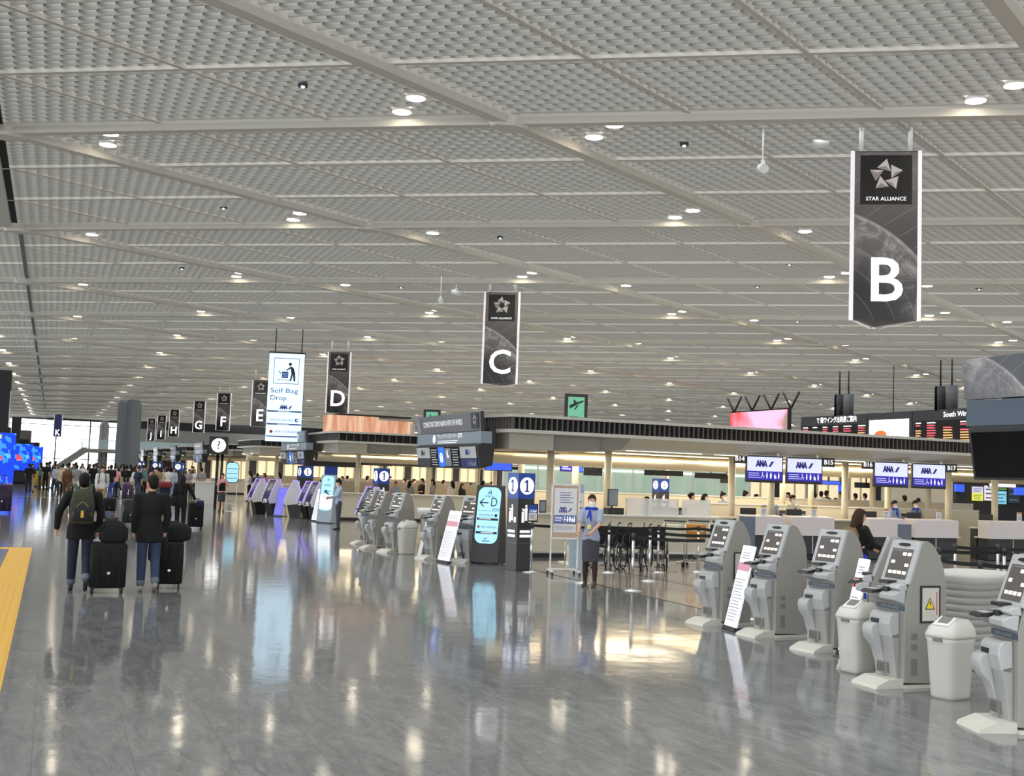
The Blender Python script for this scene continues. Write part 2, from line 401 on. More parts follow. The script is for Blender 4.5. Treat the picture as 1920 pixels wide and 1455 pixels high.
# ---- far end wall: tall windows left, grey wall with a dark band right
YW = 165.0
M_wallg = mat('far_wall_grey', srgb(150, 150, 146), .6, noise=.05, nscale=.5); M_bandk = mat('far_dark_band', (.02, .02, .02), .6)
b = MB(); b.box(8.9, 112, YW, YW+.6, 0, 6.6, M_wallg); b.box(8.9, 112, YW-.05, YW+.6, 6.6, 7.9, M_bandk); b.box(-60, 8.9, YW, YW+.6, 7.25, 7.9, M_bandk); b.box(-60, 8.9, YW, YW+.6, 0, .5, M_wallg)
struct(b.build('wall_far'))
M_mull = mat('window_mullion', (.12, .12, .12), .5); M_glass = mat('window_glass', (.95, .98, 1), .02, alpha=.10)
for wi, (x0, x1) in enumerate([(-24, -19), (-19, -14), (-14, -9.2), (-9.2, -4.4), (-4.4, .3), (.3, 4.6), (4.6, 8.9)]):
    b = MB(); b.box(x0, x1, YW+.2, YW+.22, .5, 7.25, M_glass)
    b.box(x0-.09, x0+.09, YW+.02, YW+.4, .5, 7.25, M_mull); b.box(x0, x1, YW+.1, YW+.3, 6.55, 6.65, M_mull); b.box(x0, x1, YW+.1, YW+.3, 2.0, 2.1, M_mull)
    struct(b.build('window_%d' % (wi+1)))
# right inner wall of the hall, behind the check-in islands
M_wallr = mat('inner_wall_cream', srgb(214, 205, 184), .6, noise=.04, nscale=.4)
b = MB(); b.box(46, 46.4, -6, 165, 0, 3.9, M_wallr); struct(b.build('wall_right'))
b = MB(); b.box(112, 112.4, -6, 165, 0, 9.2, M_wallg); struct(b.build('wall_back_right'))
# left wall: dark shop fronts far down the concourse
b = MB(); b.box(-9.4, -8.6, 60, 150, 0, 7.2, M_dark)
struct(b.build('wall_left'))

# ---- recessed twin downlights
M_lamp = mat('downlight_lamp', (1, 1, 1), .5, emit=(1, .88, .66), es=38)
def downlight():
    t = thing('ceiling_downlight', '', 'ceiling light')
    for dy in (-.37, .37): MB().loft([(0, dy, -.010, .150, .150), (0, dy, .0, .155, .155), (0, dy, .05, .15, .15)], M_white, n=20, caps=False).build('trim_ring', t, recalc=False)
    for dy in (-.37, .37):
        MB().loft([(0, dy, -.004, .001, .001), (0, dy, -.004, .148, .148)], M_lamp, n=20, caps=False).build('lamp', t, recalc=False)
    return t
dl = downlight(); first = True; cnt = 0
place = []
for n in range(-2, 11):
    Xc = GX0+LB*C30*n
    for sgn, off in ((1, (.215, .1)), (-1, (-.225, -.1))):
        X = Xc+sgn*1.66
        for k in range(-4, 26):
            j = k+off[1]; i = n+off[0]
            Y = GY0+LB*(j-.5*i)
            if not (CX0 < X < CX1 and 3.0 < Y < 163): continue
            place.append((X, Y))
place = sorted(set((round(x, 2), round(y, 2)) for x, y in place), key=lambda p: p[0]**2+p[1]**2)
vis = []
for X, Y in place:
    v = Vector((X, Y, cz(X)-CAMH)); zc = v.dot(_fw)
    if zc < 1: continue
    px, py = 960+FPX*v.dot(CR)/zc, 727.5-FPX*v.dot(CU)/zc
    if -40 < px < 1960 and -40 < py < 800 and zc < 150: vis.append((X, Y, px, py, zc))
vis.sort(key=lambda a: a[4]); vis = vis[:250]
seen = {}
for k, (X, Y, px, py, zc) in enumerate(vis):
    if zc < 26:
        side = 'left' if px < 640 else ('middle' if px < 1280 else 'right')
        lab = 'lit twin downlight in the louvred ceiling, %s of the view, %s' % (side, 'largest and nearest row' if zc < 17.5 else 'second nearest row')
        lab = lab if lab not in seen else 'lit twin downlight in the louvred ceiling among the nearest rows'
        seen[lab] = 1; grp = 'nearest twin downlights'
    else:
        band = 'middle-distance' if zc < 60 else 'far-off'
        lab = 'small %s twin downlight in the louvred ceiling, one of a repeating grid' % band; grp = band+' twin downlights'
    o = dl if first else dup(dl); first = False
    o.location = (X, Y, cz(X)-.02); o['label'] = lab; o['group'] = grp
PLACE = place

# ================================================================== CHECK-IN ISLANDS
def planet_mat(name, cx, cz_, r, cy=0, base0=(.17, .155, .155), base1=(.03, .028, .028), z0=-.5, z1=.5):
    """printed artwork: globe limb with cloud texture and orbit rings, in local metres"""
    m = bpy.data.materials.new(name); m.use_nodes = True; nt = m.node_tree; L = nt.links; b = nt.nodes['Principled BSDF']
    tc = nt.nodes.new('ShaderNodeTexCoord'); sp = nt.nodes.new('ShaderNodeSeparateXYZ'); L.new(tc.outputs['Object'], sp.inputs[0])
    cb = nt.nodes.new('ShaderNodeCombineXYZ'); L.new(sp.outputs['X'], cb.inputs['X']); L.new(sp.outputs['Z'], cb.inputs['Y'])
    def dist(x, z):
        d = nt.nodes.new('ShaderNodeVectorMath'); d.operation = 'DISTANCE'; d.inputs[1].default_value = (x, z, 0); L.new(cb.outputs[0], d.inputs[0]); return d.outputs['Value']
    def mr(v, a, b_, c=0., d_=1.):
        n = nt.nodes.new('ShaderNodeMapRange'); n.inputs['From Min'].default_value = a; n.inputs['From Max'].default_value = b_
        n.inputs['To Min'].default_value = c; n.inputs['To Max'].default_value = d_; L.new(v, n.inputs['Value']); return n.outputs['Result']
    def mt_(op, a, b_):
        n = nt.nodes.new('ShaderNodeMath'); n.operation = op; L.new(a, n.inputs[0])
        if isinstance(b_, (int, float)): n.inputs[1].default_value = b_
        else: L.new(b_, n.inputs[1])
        return n.outputs[0]
    D = dist(cx, cz_)
    inside = mr(D, r*1.0, r*.985); nz = nt.nodes.new('ShaderNodeTexNoise'); nz.inputs['Scale'].default_value = 3.2; nz.inputs['Detail'].default_value = 9; nz.inputs['Roughness'].default_value = .72; nz.inputs['Distortion'].default_value = .8
    L.new(tc.outputs['Object'], nz.inputs['Vector']); cl = mr(nz.outputs['Fac'], .48, .78)
    limb = mr(D, r*.62, r*1.0); body = mt_('MULTIPLY', mt_('MULTIPLY', mt_('ADD', cl, .18), limb), .75)
    rim = mt_('MULTIPLY', mr(D, r*.965, r*.995), inside)
    g = mt_('ADD', mt_('MULTIPLY', body, inside), mt_('MULTIPLY', rim, .35))
    D2 = dist(cx+r*1.55, cz_-r*.5)
    def ring(DD, per, w):
        f = mt_('FRACT', mt_('DIVIDE', DD, per), 0); return mt_('LESS_THAN', f, w)
    rings = mt_('MULTIPLY', ring(D2, r*.12, .05), .13)
    out_r = mt_('MULTIPLY', rings, mt_('SUBTRACT', mr(D, 0, 1e-3, 1, 1), inside)) if False else rings
    rings2 = mt_('MULTIPLY', mt_('MULTIPLY', ring(D, r*.13, .05), .10), inside)
    tot = mt_('ADD', mt_('ADD', g, rings2), mt_('MULTIPLY', rings, mr(D, r*1.0, r*1.02)))
    gz = mr(sp.outputs['Z'], z0, z1)
    mx = nt.nodes.new('ShaderNodeMix'); mx.data_type = 'RGBA'; L.new(gz, mx.inputs['Factor']); mx.inputs[6].default_value = (*base1, 1); mx.inputs[7].default_value = (*base0, 1)
    ad = nt.nodes.new('ShaderNodeMix'); ad.data_type = 'RGBA'; L.new(tot, ad.inputs['Factor']); L.new(mx.outputs[2], ad.inputs[6]); ad.inputs[7].default_value = (.80, .74, .72, 1)
    L.new(ad.outputs[2], b.inputs['Base Color']); b.inputs['Roughness'].default_value = .35
    return m

M_t1 = mat('logo_light', (.62, .56, .54), .5); M_t2 = mat('logo_shade', (.30, .27, .26), .5)
def star_logo(b, cx, cz_, R, y=-.004, M=None):
    """five pyramid-like triangles set in a ring"""
    base = [(.025, 1.0), (-.53, .46), (.26, .23), (-.02, .56)]
    for k in range(5):
        a = -k*2*PI/5; c, q = math.cos(a), math.sin(a)
        tip, l, r_, mid = [(cx+R*(u*c-v*q), y, cz_+R*(u*q+v*c)) for u, v in base]
        fs = [(tip, l, mid), (tip, mid, r_), (l, r_, mid)]
        br = [max(f, key=lambda p: p[2])[2] for f in fs]
        for f in fs: b.poly(list(f), M_t1 if sum(p[2] for p in f)/3 >= mid[2]-.02*R else M_t2)

def ana_logo(b, cx, cz_, h, y=-.004, mt=None):
    mt = mt or M_txtb
    b.text('ANA', h*1.25, cx-h*.55, cz_, mt, y=y, width=h*2.1, bold=.02)
    x0 = cx+h*.62
    b.poly([(x0, y, cz_-h*.45), (x0+h*.42, y, cz_-h*.45), (x0+h*.98, y, cz_+h*.45), (x0+h*.56, y, cz_+h*.45)], mt)
def people_icons(b, x0, x1, z0, z1, y=-.004, mt=None):
    """row of wheelchair, adults and family pictograms"""
    mt = mt or M_txtw; h = z1-z0; W = (x1-x0)/5
    for k in range(5):
        cx = x0+W*(k+.5)
        if k == 0:
            b.disc(cx-h*.1, z0+h*.9, h*.09, mt, y=y, n=10); b.rect(cx-h*.16, cx-h*.06, z0+h*.35, z0+h*.78, mt, y=y)
            b.rect(cx-h*.16, cx+h*.2, z0+h*.35, z0+h*.44, mt, y=y); b.rect(cx+h*.12, cx+h*.2, z0+h*.08, z0+h*.4, mt, y=y)
            n = 12; ring = [(cx-h*.02+math.cos(2*PI*i/n)*h*.26, y, z0+h*.26+math.sin(2*PI*i/n)*h*.26) for i in range(9)]
            ri = [(cx-h*.02+math.cos(2*PI*i/n)*h*.19, y, z0+h*.26+math.sin(2*PI*i/n)*h*.19) for i in range(9)]
            for i in range(5, 8): b.quad(ring[i], ring[i+1], ri[i+1], ri[i], mt)
            for i in range(0, 0): pass
        else:
            hh = h*(1 if k in (1, 2, 4) else .8)
            b.disc(cx, z0+hh*.9, hh*.1, mt, y=y, n=10)
            wd = h*(.13 if k != 2 else .17)
            b.poly([(cx-wd, y, z0+hh*.45), (cx-wd*.7, y, z0+hh*.78), (cx+wd*.7, y, z0+hh*.78), (cx+wd, y, z0+hh*.45), (cx+wd*.5, y, z0), (cx-wd*.5, y, z0)], mt)
            if k == 3: b.disc(cx+h*.2, z0+h*.4, h*.07, mt, y=y, n=8); b.rect(cx+h*.13, cx+h*.27, z0, z0+h*.32, mt, y=y)
def porter(b, cx, z0, h, y=-.004, mt=None):
    """self-drop pictogram: leaning figure placing a case on a belt"""
    mt = mt or M_txtk
    b.disc(cx+h*.06, z0+h*.90, h*.085, mt, y=y, n=14)
    b.poly([(cx+h*.08, y, z0+h*.80), (cx+h*.24, y, z0+h*.72), (cx+h*.34, y, z0+h*.42), (cx+h*.36, y, z0), (cx+h*.27, y, z0), (cx+h*.22, y, z0+h*.36), (cx+h*.15, y, z0+h*.02), (cx+h*.06, y, z0), (cx+h*.14, y, z0+h*.40), (cx+h*.10, y, z0+h*.60)], mt)
    b.poly([(cx+h*.12, y, z0+h*.80), (cx-h*.14, y, z0+h*.60), (cx-h*.12, y, z0+h*.54), (cx+h*.14, y, z0+h*.70)], mt)
    b.rect(cx-h*.36, cx-h*.02, z0+h*.16, z0+h*.50, M_txtb, y=y)
    for q in range(3): b.rect(cx-h*.36, cx-h*.02, z0+h*(.24+.08*q), z0+h*(.255+.08*q), M_cyan, y=y-.002)
    b.poly([(cx-h*.54, y, z0+h*.52), (cx-h*.50, y, z0+h*.54), (cx-h*.40, y, z0+h*.40), (cx-h*.42, y, z0+h*.36)], mt)
    for q in range(7): b.disc(cx-h*.56+q*h*.095, z0+h*.06, h*.03, mt, y=y, n=8)
def numeral_one(b, cx, cz_, h, y, mt):
    w_ = h*.085
    b.rect(cx-w_, cx+w_, cz_-h*.5, cz_+h*.5, mt, y=y); b.poly([(cx-w_, y, cz_+h*.5), (cx-w_, y, cz_+h*.30), (cx-h*.26, y, cz_+h*.20), (cx-h*.26, y, cz_+h*.34)], mt); b.rect(cx-h*.22, cx+h*.22, cz_-h*.5, cz_-h*.40, mt, y=y)
def counter_icon(b, cx, z0, h, y=-.004, mt=None):
    """check-in pictogram: two figures at a counter with luggage"""
    mt = mt or M_txtw
    b.disc(cx+h*.0, z0+h*.92, h*.08, mt, y=y, n=12); b.rect(cx-h*.08, cx+h*.10, z0+h*.10, z0+h*.82, mt, y=y)
    b.rect(cx-h*.30, cx-h*.12, z0, z0+h*.62, mt, y=y); b.rect(cx+h*.18, cx+h*.40, z0, z0+h*.30, mt, y=y)
    b.poly([(cx-.30*h, y, z0+.70*h), (cx-.04*h, y, z0+.62*h), (cx-.04*h, y, z0+.72*h), (cx-.28*h, y, z0+.80*h)], mt)

# ---- canopy above one island
def canopy(Y0, letter, X1=44.0, depth=6.3, near=False):
    zt = 3.37; XL = 9.95
    t = thing('counter_canopy', 'long grey canopy with a dark louvre band over the zone %s check-in counters' % letter, 'canopy', (0, Y0, 0), 0)
    out = [(XL, 0), (X1, 0), (X1, depth), (XL-.2, depth), (XL-.2, 2.2), (XL-.2, 1.2)]
    b = MB(); b.prism(out, zt-.07, zt, M_fasc, 'z'); b.build('roof_slab', t)
    b = MB(); q = .10
    inn = [(XL+q, q), (X1, q), (X1, depth-q), (XL-.2+q, depth-q), (XL-.2+q, 1.2+q)]
    b.prism(inn, zt-.36, zt-.07, M_blackm, 'z')
    b.build('louvre_backing', t)
    b = MB(); n = int((X1-XL)/.14)
    for k in range(n if near else n//2):
        x = XL+.05+k*(.14 if near else .28); b.box(x, x+.035, .02, q+.01, zt-.36, zt-.07, M_slat)
    for k in range(9): 
        u = k/9; x = XL-.2*u; y = 1.2*u; b.box(x+.02, x+.05, y+.02, y+.12, zt-.36, zt-.07, M_slat)
    for k in range(35): y = 1.25+k*.14; b.box(XL-.19, XL-.09, y, y+.035, zt-.36, zt-.07, M_slat)
    b.build('louvre_slats', t)
    b = MB(); b.prism(out, zt-.44, zt-.36, M_fasc, 'z')
    b.build('lower_trim', t)
    b = MB()                                       # recessed bulkhead and hood
    b.box(XL+.1, XL+1.25, .35, depth-.4, zt-.82, zt-.44, M_soff)
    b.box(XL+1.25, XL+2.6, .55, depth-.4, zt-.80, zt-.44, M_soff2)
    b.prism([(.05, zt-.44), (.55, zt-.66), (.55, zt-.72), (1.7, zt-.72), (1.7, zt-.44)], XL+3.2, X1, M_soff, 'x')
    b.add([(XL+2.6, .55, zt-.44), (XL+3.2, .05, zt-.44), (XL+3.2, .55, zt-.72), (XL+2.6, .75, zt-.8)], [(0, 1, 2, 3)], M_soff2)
    b.box(XL+2.6, X1, 1.7, depth-.3, zt-.75, zt-.44, M_soff)
    b.build('soffit', t)
    b = MB(); x = XL+3.4
    while x < X1-3: b.box(x, x+2.2, .62, .68, zt-.735, zt-.72, M_strip); x += 2.6
    b.build('soffit_light_strip', t)
    b = MB(); n = 10                               # curved cream bulkhead lit from a cove above it
    prof = [(3.1+.0-.35*math.sin(PI*k/n), zt-.74-.40*k/n) for k in range(n+1)]+[(3.5, zt-1.14), (3.5, zt-.74)]
    b.prism(prof, XL-.1, X1, M_glow, 'x', smooth=False); b.build('curved_bulkhead', t)
    b = MB(); b.box(XL, X1, 2.55, 2.61, zt-.77, zt-.75, M_cove); b.build('cove_strip', t)
    b = MB(); b.box(XL, X1, 5.6, 5.66, zt-.77, zt-.75, M_cove); b.build('cove_strip', t)
    if near: 
        for k in range(6): light('cove_light', 'AREA', (XL+2.7+5.4*k, 2.72, zt-.80), COVE_W*1.3, (1, .80, .50), 5.2, (-.5, 0, 0), sy=.12, parent=t)
        for k in range(4): light('soffit_fill_light', 'AREA', (XL+3+7*(k//2), (2.2, 5.2)[k % 2], zt-.80), COVE_W*6, (1, .86, .66), 6, (0, 0, 0), sy=1.0, parent=t)  # second row: added fill, brightens the columns and partitions below
    else:
        for k in range(2 if Y0 < 65 else 0): light('cove_light', 'AREA', (XL+5+10*k, 2.72, zt-.80), COVE_W*5, (1, .82, .55), 9, (-.5, 0, 0), sy=.12, parent=t)
        if Y0 < 80: light('soffit_fill_light', 'AREA', (XL+9, 5.2, zt-.80), COVE_W*38, (1, .86, .66), 18, (0, 0, 0), sy=1.0, parent=t)  # added fill light, lifts the dim space under this canopy
    return t
M_slat = mat('louvre_slat_brown', (.10, .09, .085), .5)
letters = 'BCDEFGHI'
YB = [24.5+17.43*k for k in range(8)]
CAN = [canopy(YB[k], letters[k], near=(k == 0), X1=44.0 if k == 0 else 36.0) for k in range(8)]

# ---- columns under the canopies
def column(x, y, lab, grp=None):
    b = MB(); b.cyl((0, 0, 0), (0, 0, 2.66), .095, M_col, n=20); b.cyl((0, 0, 0), (0, 0, .06), .13, M_steel, n=20)
    o = b.build('canopy_column'); o.location = (x, y, 0); tag(o, lab, 'column', grp); return o
for px, lab in ((1030, 'round cream canopy column rising right of the tall number 1 pillar'), (1138, 'round cream canopy column directly behind the masked attendant'),
                (1371, 'round cream canopy column under the B14 number plate'), (1445, 'round cream canopy column under the gap between the first pair of screens'), (1584, 'round cream canopy column halfway between the two pairs of screens'),
                (1665, 'round cream canopy column under the B16 screen'), (1778, 'round cream canopy column right of the B17 screen'), (1865, 'round cream canopy column below the black overhead monitor at the right edge')):
    p = atY(px, 945, 26.1); column(p.x, p.y, lab)
for k, px in enumerate((975, 1077, 1247, 1467, 1520, 1636, 1740)):
    p = atY(px, 945, 29.8); column(p.x, p.y, 'slimmer-looking cream column in the rear row under the near canopy', 'rear row columns of the near canopy')
for k in range(1, 8):
    for q in range(7 if k < 5 else 3):
        column(11.2+q*2.9, YB[k]+1.6, 'cream round column under the zone %s canopy' % letters[k], 'columns under the zone %s canopy' % letters[k])

# ---- counters
def counter(x0, x1, y, name_lab, h=1.05, d=.75, face_mt=None, cat='counter'):
    t = thing('check_in_counter', name_lab, cat, ((x0+x1)/2, y, 0)); w = (x1-x0)/2
    fm = face_mt or M_cream
    MB().box(-w, w, .06, d, .10, h-.04, fm).build('front_panel', t)
    MB().box(-w-.02, w+.02, -.03, d, h-.04, h, M_whitep).build('worktop', t, bevel=.006)
    MB().box(-w, w, .10, d-.05, 0, .10, M_dark).build('plinth', t)
    MB().box(-w, w, .035, .06, .12, .15, M_steel).build('kick_rail', t)
    return t
counter(10.45, 15.75, 24.55, 'long cream counter with a white top behind the parked wheelchairs')
counter(9.9, 20.5, 41.95, 'long pale counter behind the far group of grey kiosks')
counter(9.9, 20.5, 59.4, 'pale counter of the zone D island, behind the violet-edged bag drop machines')
for k in range(3, 7): counter(9.9, 19, YB[k]+.1, 'distant pale counter under the zone %s canopy' % letters[k])
# glass screen on the near counter
def screenpanel(x, y, z, w, h, lab, mt=None, rot=0):
    t = thing('counter_screen', lab, 'acrylic screen', (x, y, z), rot)
    MB().box(-w/2, w/2, -.004, .004, 0, h, mt or M_acr2).build('pane', t)
    b = MB(); b.box(-w/2-.01, -w/2+.01, -.012, .012, 0, h, M_steel); b.box(w/2-.01, w/2+.01, -.012, .012, 0, h, M_steel); b.build('edge_post', t); return t
for k, (px, w_) in enumerate(((1195, .62), (1240, .95), (1305, .8))):
    p = atY(px, 960, 24.72); screenpanel(p.x, 24.72, 1.05, w_, .42, ['frosted screen on the long counter, nearest the masked attendant', 'wide frosted screen on the long counter, middle of three', 'frosted screen on the long counter, nearest the first big kiosk'][k])
# podium desks with white aprons below the overhead screens
def podium(x0, x1, lab):
    t = thing('check_in_desk', lab, 'check-in desk', ((x0+x1)/2, 24.6, 0)); w = (x1-x0)/2
    b = MB(); b.prism([(0, .66), (-.0, 1.10), (.42, 1.13), (.42, .66)], -w, w, mat('desk_apron_white', srgb(222, 214, 216), .35), 'x'); b.build('white_apron', t, bevel=.01)
    MB().box(-w-.05, w+.05, -.02, .5, .62, .66, M_whitep).build('shelf_lip', t)
    MB().box(-w+.02, w-.02, .05, .42, .02, .62, M_dark).build('dark_base_panel', t)
    b = MB(); b.box(-.012, .012, .035, .05, .05, .6, M_steel); b.build('panel_joint', t)
    return t
for (xa, xb, lab) in ((16.55, 17.75, 'white and black check-in desk below the B14 screen'), (18.0, 19.35, 'white and black check-in desk below the B15 screen'),
                      (20.5, 21.75, 'white and black check-in desk below the B16 screen'), (22.05, 23.6, 'white and black check-in desk below the B17 screen'), (24.7, 26.6, 'white and black check-in desk farthest right, under the dark overhead monitor')):
    podium(xa, xb, lab)
    t = thing('desk_computer_monitor', 'low dark computer monitor on the '+lab.split('check-in ')[1], 'monitor', (xa+.45, 25.15, .93))
    MB().box(-.24, .24, -.015, .015, .10, .36, M_black).build('monitor_panel', t); MB().box(-.03, .03, -.05, .05, 0, .12, M_black).box(-.1, .1, -.08, .08, -.01, .005, M_black).build('monitor_stand', t)
    t = thing('desk_back_table', 'dark work surface behind the '+lab.split('check-in ')[1], 'work table', ((xa+xb)/2, 25.2, 0))
    MB().box(-(xb-xa)/2, (xb-xa)/2, -.15, .15, .88, .92, M_cream).build('top', t); MB().box(-(xb-xa)/2+.02, (xb-xa)/2-.02, -.12, .12, 0, .88, M_dark).build('cabinet', t)
    t = thing('leaflet_holder', 'small leaflet stand with an orange header on the '+lab.split('check-in ')[1].replace('farthest right, under', 'under'), 'leaflet stand', (xb-.42, 24.92, 1.12))
    b = MB(); b.box(-.09, .09, 0, .012, 0, .26, M_paper); b.rect(-.09, .09, .20, .26, mat('orange_header', srgb(205, 150, 80), .5)); b.bars(-.07, .07, .03, .17, 4, M_print); b.build('card', t)
    MB().box(-.09, .09, -.01, .06, -.01, .012, M_acr2).build('foot', t)
# cream partitions that run behind the staff (two parallel rows) and the island's other side
def partition(x0, x1, y, h, lab, mt=None):
    t = thing('partition', lab, 'partition', ((x0+x1)/2, y, 0)); w = (x1-x0)/2
    MB().box(-w, w, 0, .08, .0, h-.04, mt or M_cream).build('panel', t); MB().box(-w, w, -.015, .095, h-.04, h, M_whitep).build('cap_rail', t); return t
partition(16.3, 26.9, 27.2, 1.36, 'cream partition directly behind the desk staff')
partition(12.0, 30.0, 30.6, 1.52, 'cream partition of the rear desks under the near canopy')
partition(10.5, 27, 46.6, 1.45, 'cream partition behind the long counter of the middle island')
partition(10.5, 27, 64.0, 1.45, 'cream partition inside the zone D island')
p = atY(1085, 905, 28.6)
t = thing('baggage_belt', 'low conveyor table between the two pairs of check-in desks', 'conveyor', (19.9, 26.1, 0))
MB().box(-.5, .5, -.2, .9, .35, .42, M_rubber).build('belt', t); MB().box(-.56, -.5, -.2, .9, 0, .5, M_steel).box(.5, .56, -.2, .9, 0, .5, M_steel).build('side_rail', t)
for k, (x, lab) in enumerate(((15.9, 'grey vinyl flap opening in the cream partition left of the desks'), (19.85, 'grey vinyl flap opening in the cream partition between the desk pairs'), (24.15, 'grey vinyl flap opening in the cream partition right of the B17 desk'))):
    t = thing('conveyor_opening', lab, 'conveyor opening', (x, 27.08, 0))
    MB().box(-.42, .42, 0, .1, .80, 1.2, M_dark).build('recess', t)
    b = MB()
    for q in range(7): b.box(-.40+q*.115, -.30+q*.115, -.02, -.005, .90, 1.12, mat('vinyl_grey', (.28, .27, .26), .4))
    b.build('flaps', t)
# pale tables with papers between desks
for k, (px, py, lab) in enumerate(((1372, 968, 'cream side table with spread papers left of the slate board'), (1590, 978, 'cream side table with spread papers between the desk pairs'))):
    p = atY(px, py, 25.4); t = thing('side_table', lab, 'table', (p.x, 25.4, 0))
    MB().box(-.75, .75, -.3, .3, 1.0, 1.04, M_cream).build('top', t); MB().box(-.7, .7, -.25, .25, 0, 1.0, mat('table_cabinet_brown', srgb(150, 140, 120), .6)).build('cabinet', t)  # cabinet in one even grey-brown
    b = MB()
    for q in range(6): 
        a = random.uniform(-.4, .4); x = -.6+q*.22; M_ = Matrix.Translation((x, random.uniform(-.1, .1), 1.042+q*.0012)) @ Matrix.Rotation(a, 4, 'Z')
        b.add([M_ @ Vector(v) for v in ((-.1, -.14, 0), (.1, -.14, 0), (.1, .14, 0), (-.1, .14, 0))], [(0, 1, 2, 3)], M_paper)
    o = b.build('paper_sheets'); o.location = t.location; tag(o, 'loose paper sheets spread on the '+lab.split(' with')[0]+(' by the slate board' if k == 0 else ' between desk pairs'), 'papers')

# ---- overhead screens with number plates
M_scrw = mat('screen_lavender', srgb(196, 200, 240), .3, emit=srgb(196, 200, 240), es=.95)
M_scrb = mat('screen_deep_blue', srgb(34, 24, 150), .3, emit=srgb(34, 24, 150), es=.95)
def ana_screen(px0, py0, px1, num, side, lab):
    A = atY(px0, py0, 24.95); B = atY(px1, py0+5, 24.95); w_ = .97
    t = thing('overhead_display', lab, 'display screen', ((A.x+B.x)/2, 24.95, 2.64-.31), face(-.22, -1)); 
    MB().box(-w_/2-.03, w_/2+.03, 0, .09, -.36, .34, M_black).build('casing', t, bevel=.01)
    b = MB(); b.rect(-w_/2, w_/2, -.06, .31, M_scrw); b.rect(-w_/2, w_/2, -.29, -.06, M_scrb); ana_logo(b, 0, .13, .16)
    b.bars(-w_/2+.04, -.10, -.25, -.09, 3, M_txtw2, fill=.35); people_icons(b, -.10, w_/2-.04, -.25, -.09)
    b.build('screen', t)
    b = MB(); b.box(-w_/2+.08, -w_/2+.13, .02, .07, .34, .42, M_white); b.box(w_/2-.13, w_/2-.08, .02, .07, .34, .42, M_white); b.build('hanger', t)
    s = -1 if side == 'l' else 1
    b = MB(); b.box(s*(w_/2+.03), s*(w_/2+.38), .01, .07, .12, .36, M_black); n = b.build('number_plate', t)
    b = MB(); b.text(num, .17, s*(w_/2+.205), .24, M_txtw, y=.004, width=.26, bold=.006); b.build('number_lettering', n)
M_txtw2 = mat('lettering_dim_white', (.6, .6, .85), .5, emit=(.6, .6, .9), es=.5)
ana_screen(1403, 856, 1465, 'B14', 'l', 'leftmost of the lavender and blue overhead check-in screens, beside plate B14')
ana_screen(1477, 858, 1540, 'B15', 'r', 'overhead lavender and blue check-in screen left of number plate B15')
ana_screen(1640, 868, 1702, 'B16', 'l', 'overhead lavender and blue check-in screen right of number plate B16')
ana_screen(1716, 870, 1768, 'B17', 'r', 'overhead lavender and blue check-in screen left of number plate B17')
# dark monitors and small hanging signs under the canopy
M_scr2 = mat('small_screen_blue', srgb(50, 80, 210), .3, emit=srgb(60, 100, 240), es=.9)
def hang_panel(px, py, Y, w_, h_, lab, front=None, kind='hanging_monitor', decor=None, tilt=0):
    p = atY(px, py, Y); t = thing(kind, lab, 'hanging sign' if kind == 'hanging_sign' else 'monitor', (p.x, Y, p.z), face(-.25, -1))
    MB().box(-w_/2, w_/2, 0, .07, -h_/2, h_/2, M_black).build('casing', t, bevel=.008)
    if front or decor:
        b = MB(); 
        if front: b.rect(-w_/2+.02, w_/2-.02, -h_/2+.02, h_/2-.02, front)
        if decor: decor(b, w_, h_)
        b.build('screen', t)
    zt = 2.63-p.z
    if zt > h_/2: MB().box(-.02, .02, .02, .05, h_/2, zt, M_dark).build('hanger_rod', t)
    return t
def dec_lines(b, w_, h_): b.bars(-w_/2+.06, w_/2-.06, -h_/2+.05, h_/2-.05, 2, M_txtw, y=-.004, fill=.4)
def dec_porter(b, w_, h_):
    b.rect(-w_/2+.02, -w_/2+.02+h_*.9, -h_/2+.02, h_/2-.02, M_litsoft, y=-.003); porter(b, -w_/2+.02+h_*.5, -h_*.38, h_*.7, y=-.005); b.bars(-w_/2+h_+.08, w_/2-.04, -h_/2+.08, h_/2-.08, 2, M_txtw, y=-.004, fill=.5)
hang_panel(935, 873, 29.5, .78, .30, 'narrow pale blue monitor under the canopy beside the big overhead board', M_scr2)
hang_panel(957, 872, 30, .62, .26, 'small black hanging sign with a bag drop pictogram', None, 'hanging_sign', dec_porter)
hang_panel(1062, 877, 30, .38, .22, 'small blue hanging sign right of the first cream column', M_scrb, 'hanging_sign', dec_lines)
hang_panel(1087, 879, 30.4, .22, .22, 'tiny bright blue hanging screen behind the second rear column', M_scr2)
hang_panel(1112, 884, 29.6, .55, .24, 'dark hanging monitor pair left of the second cream column', None)
hang_panel(1245, 887, 29.6, 1.2, .16, 'long dark monitor strip above the number 2 pillar', None)
hang_panel(1333, 892, 29.4, 1.0, .17, 'long dark monitor strip left of the B14 plate', None)
hang_panel(1363, 898, 30.2, .4, .26, 'dark monitor hanging behind the B14 number plate', None)
hang_panel(1555, 905, 30.2, .8, .14, 'thin royal blue lit monitor behind the B15 screen', M_scr2)
hang_panel(1625, 910, 30, .8, .18, 'dark monitor strip hanging left of the B16 screen', None)
hang_panel(1880, 909, 29, 1.0, .20, 'white and navy hanging screen below the black overhead board', M_litsoft)
for q, px in enumerate((700, 750, 610, 640)):
    hang_panel(px, 868+q, 47, 1.6, .22, ['dark monitor strip above the left end of the middle island', 'dark monitor strip above the middle of the middle island', 'dark monitor strip behind the overhead board of zone D', 'dark monitor strip above the second number pillar'][q], None)

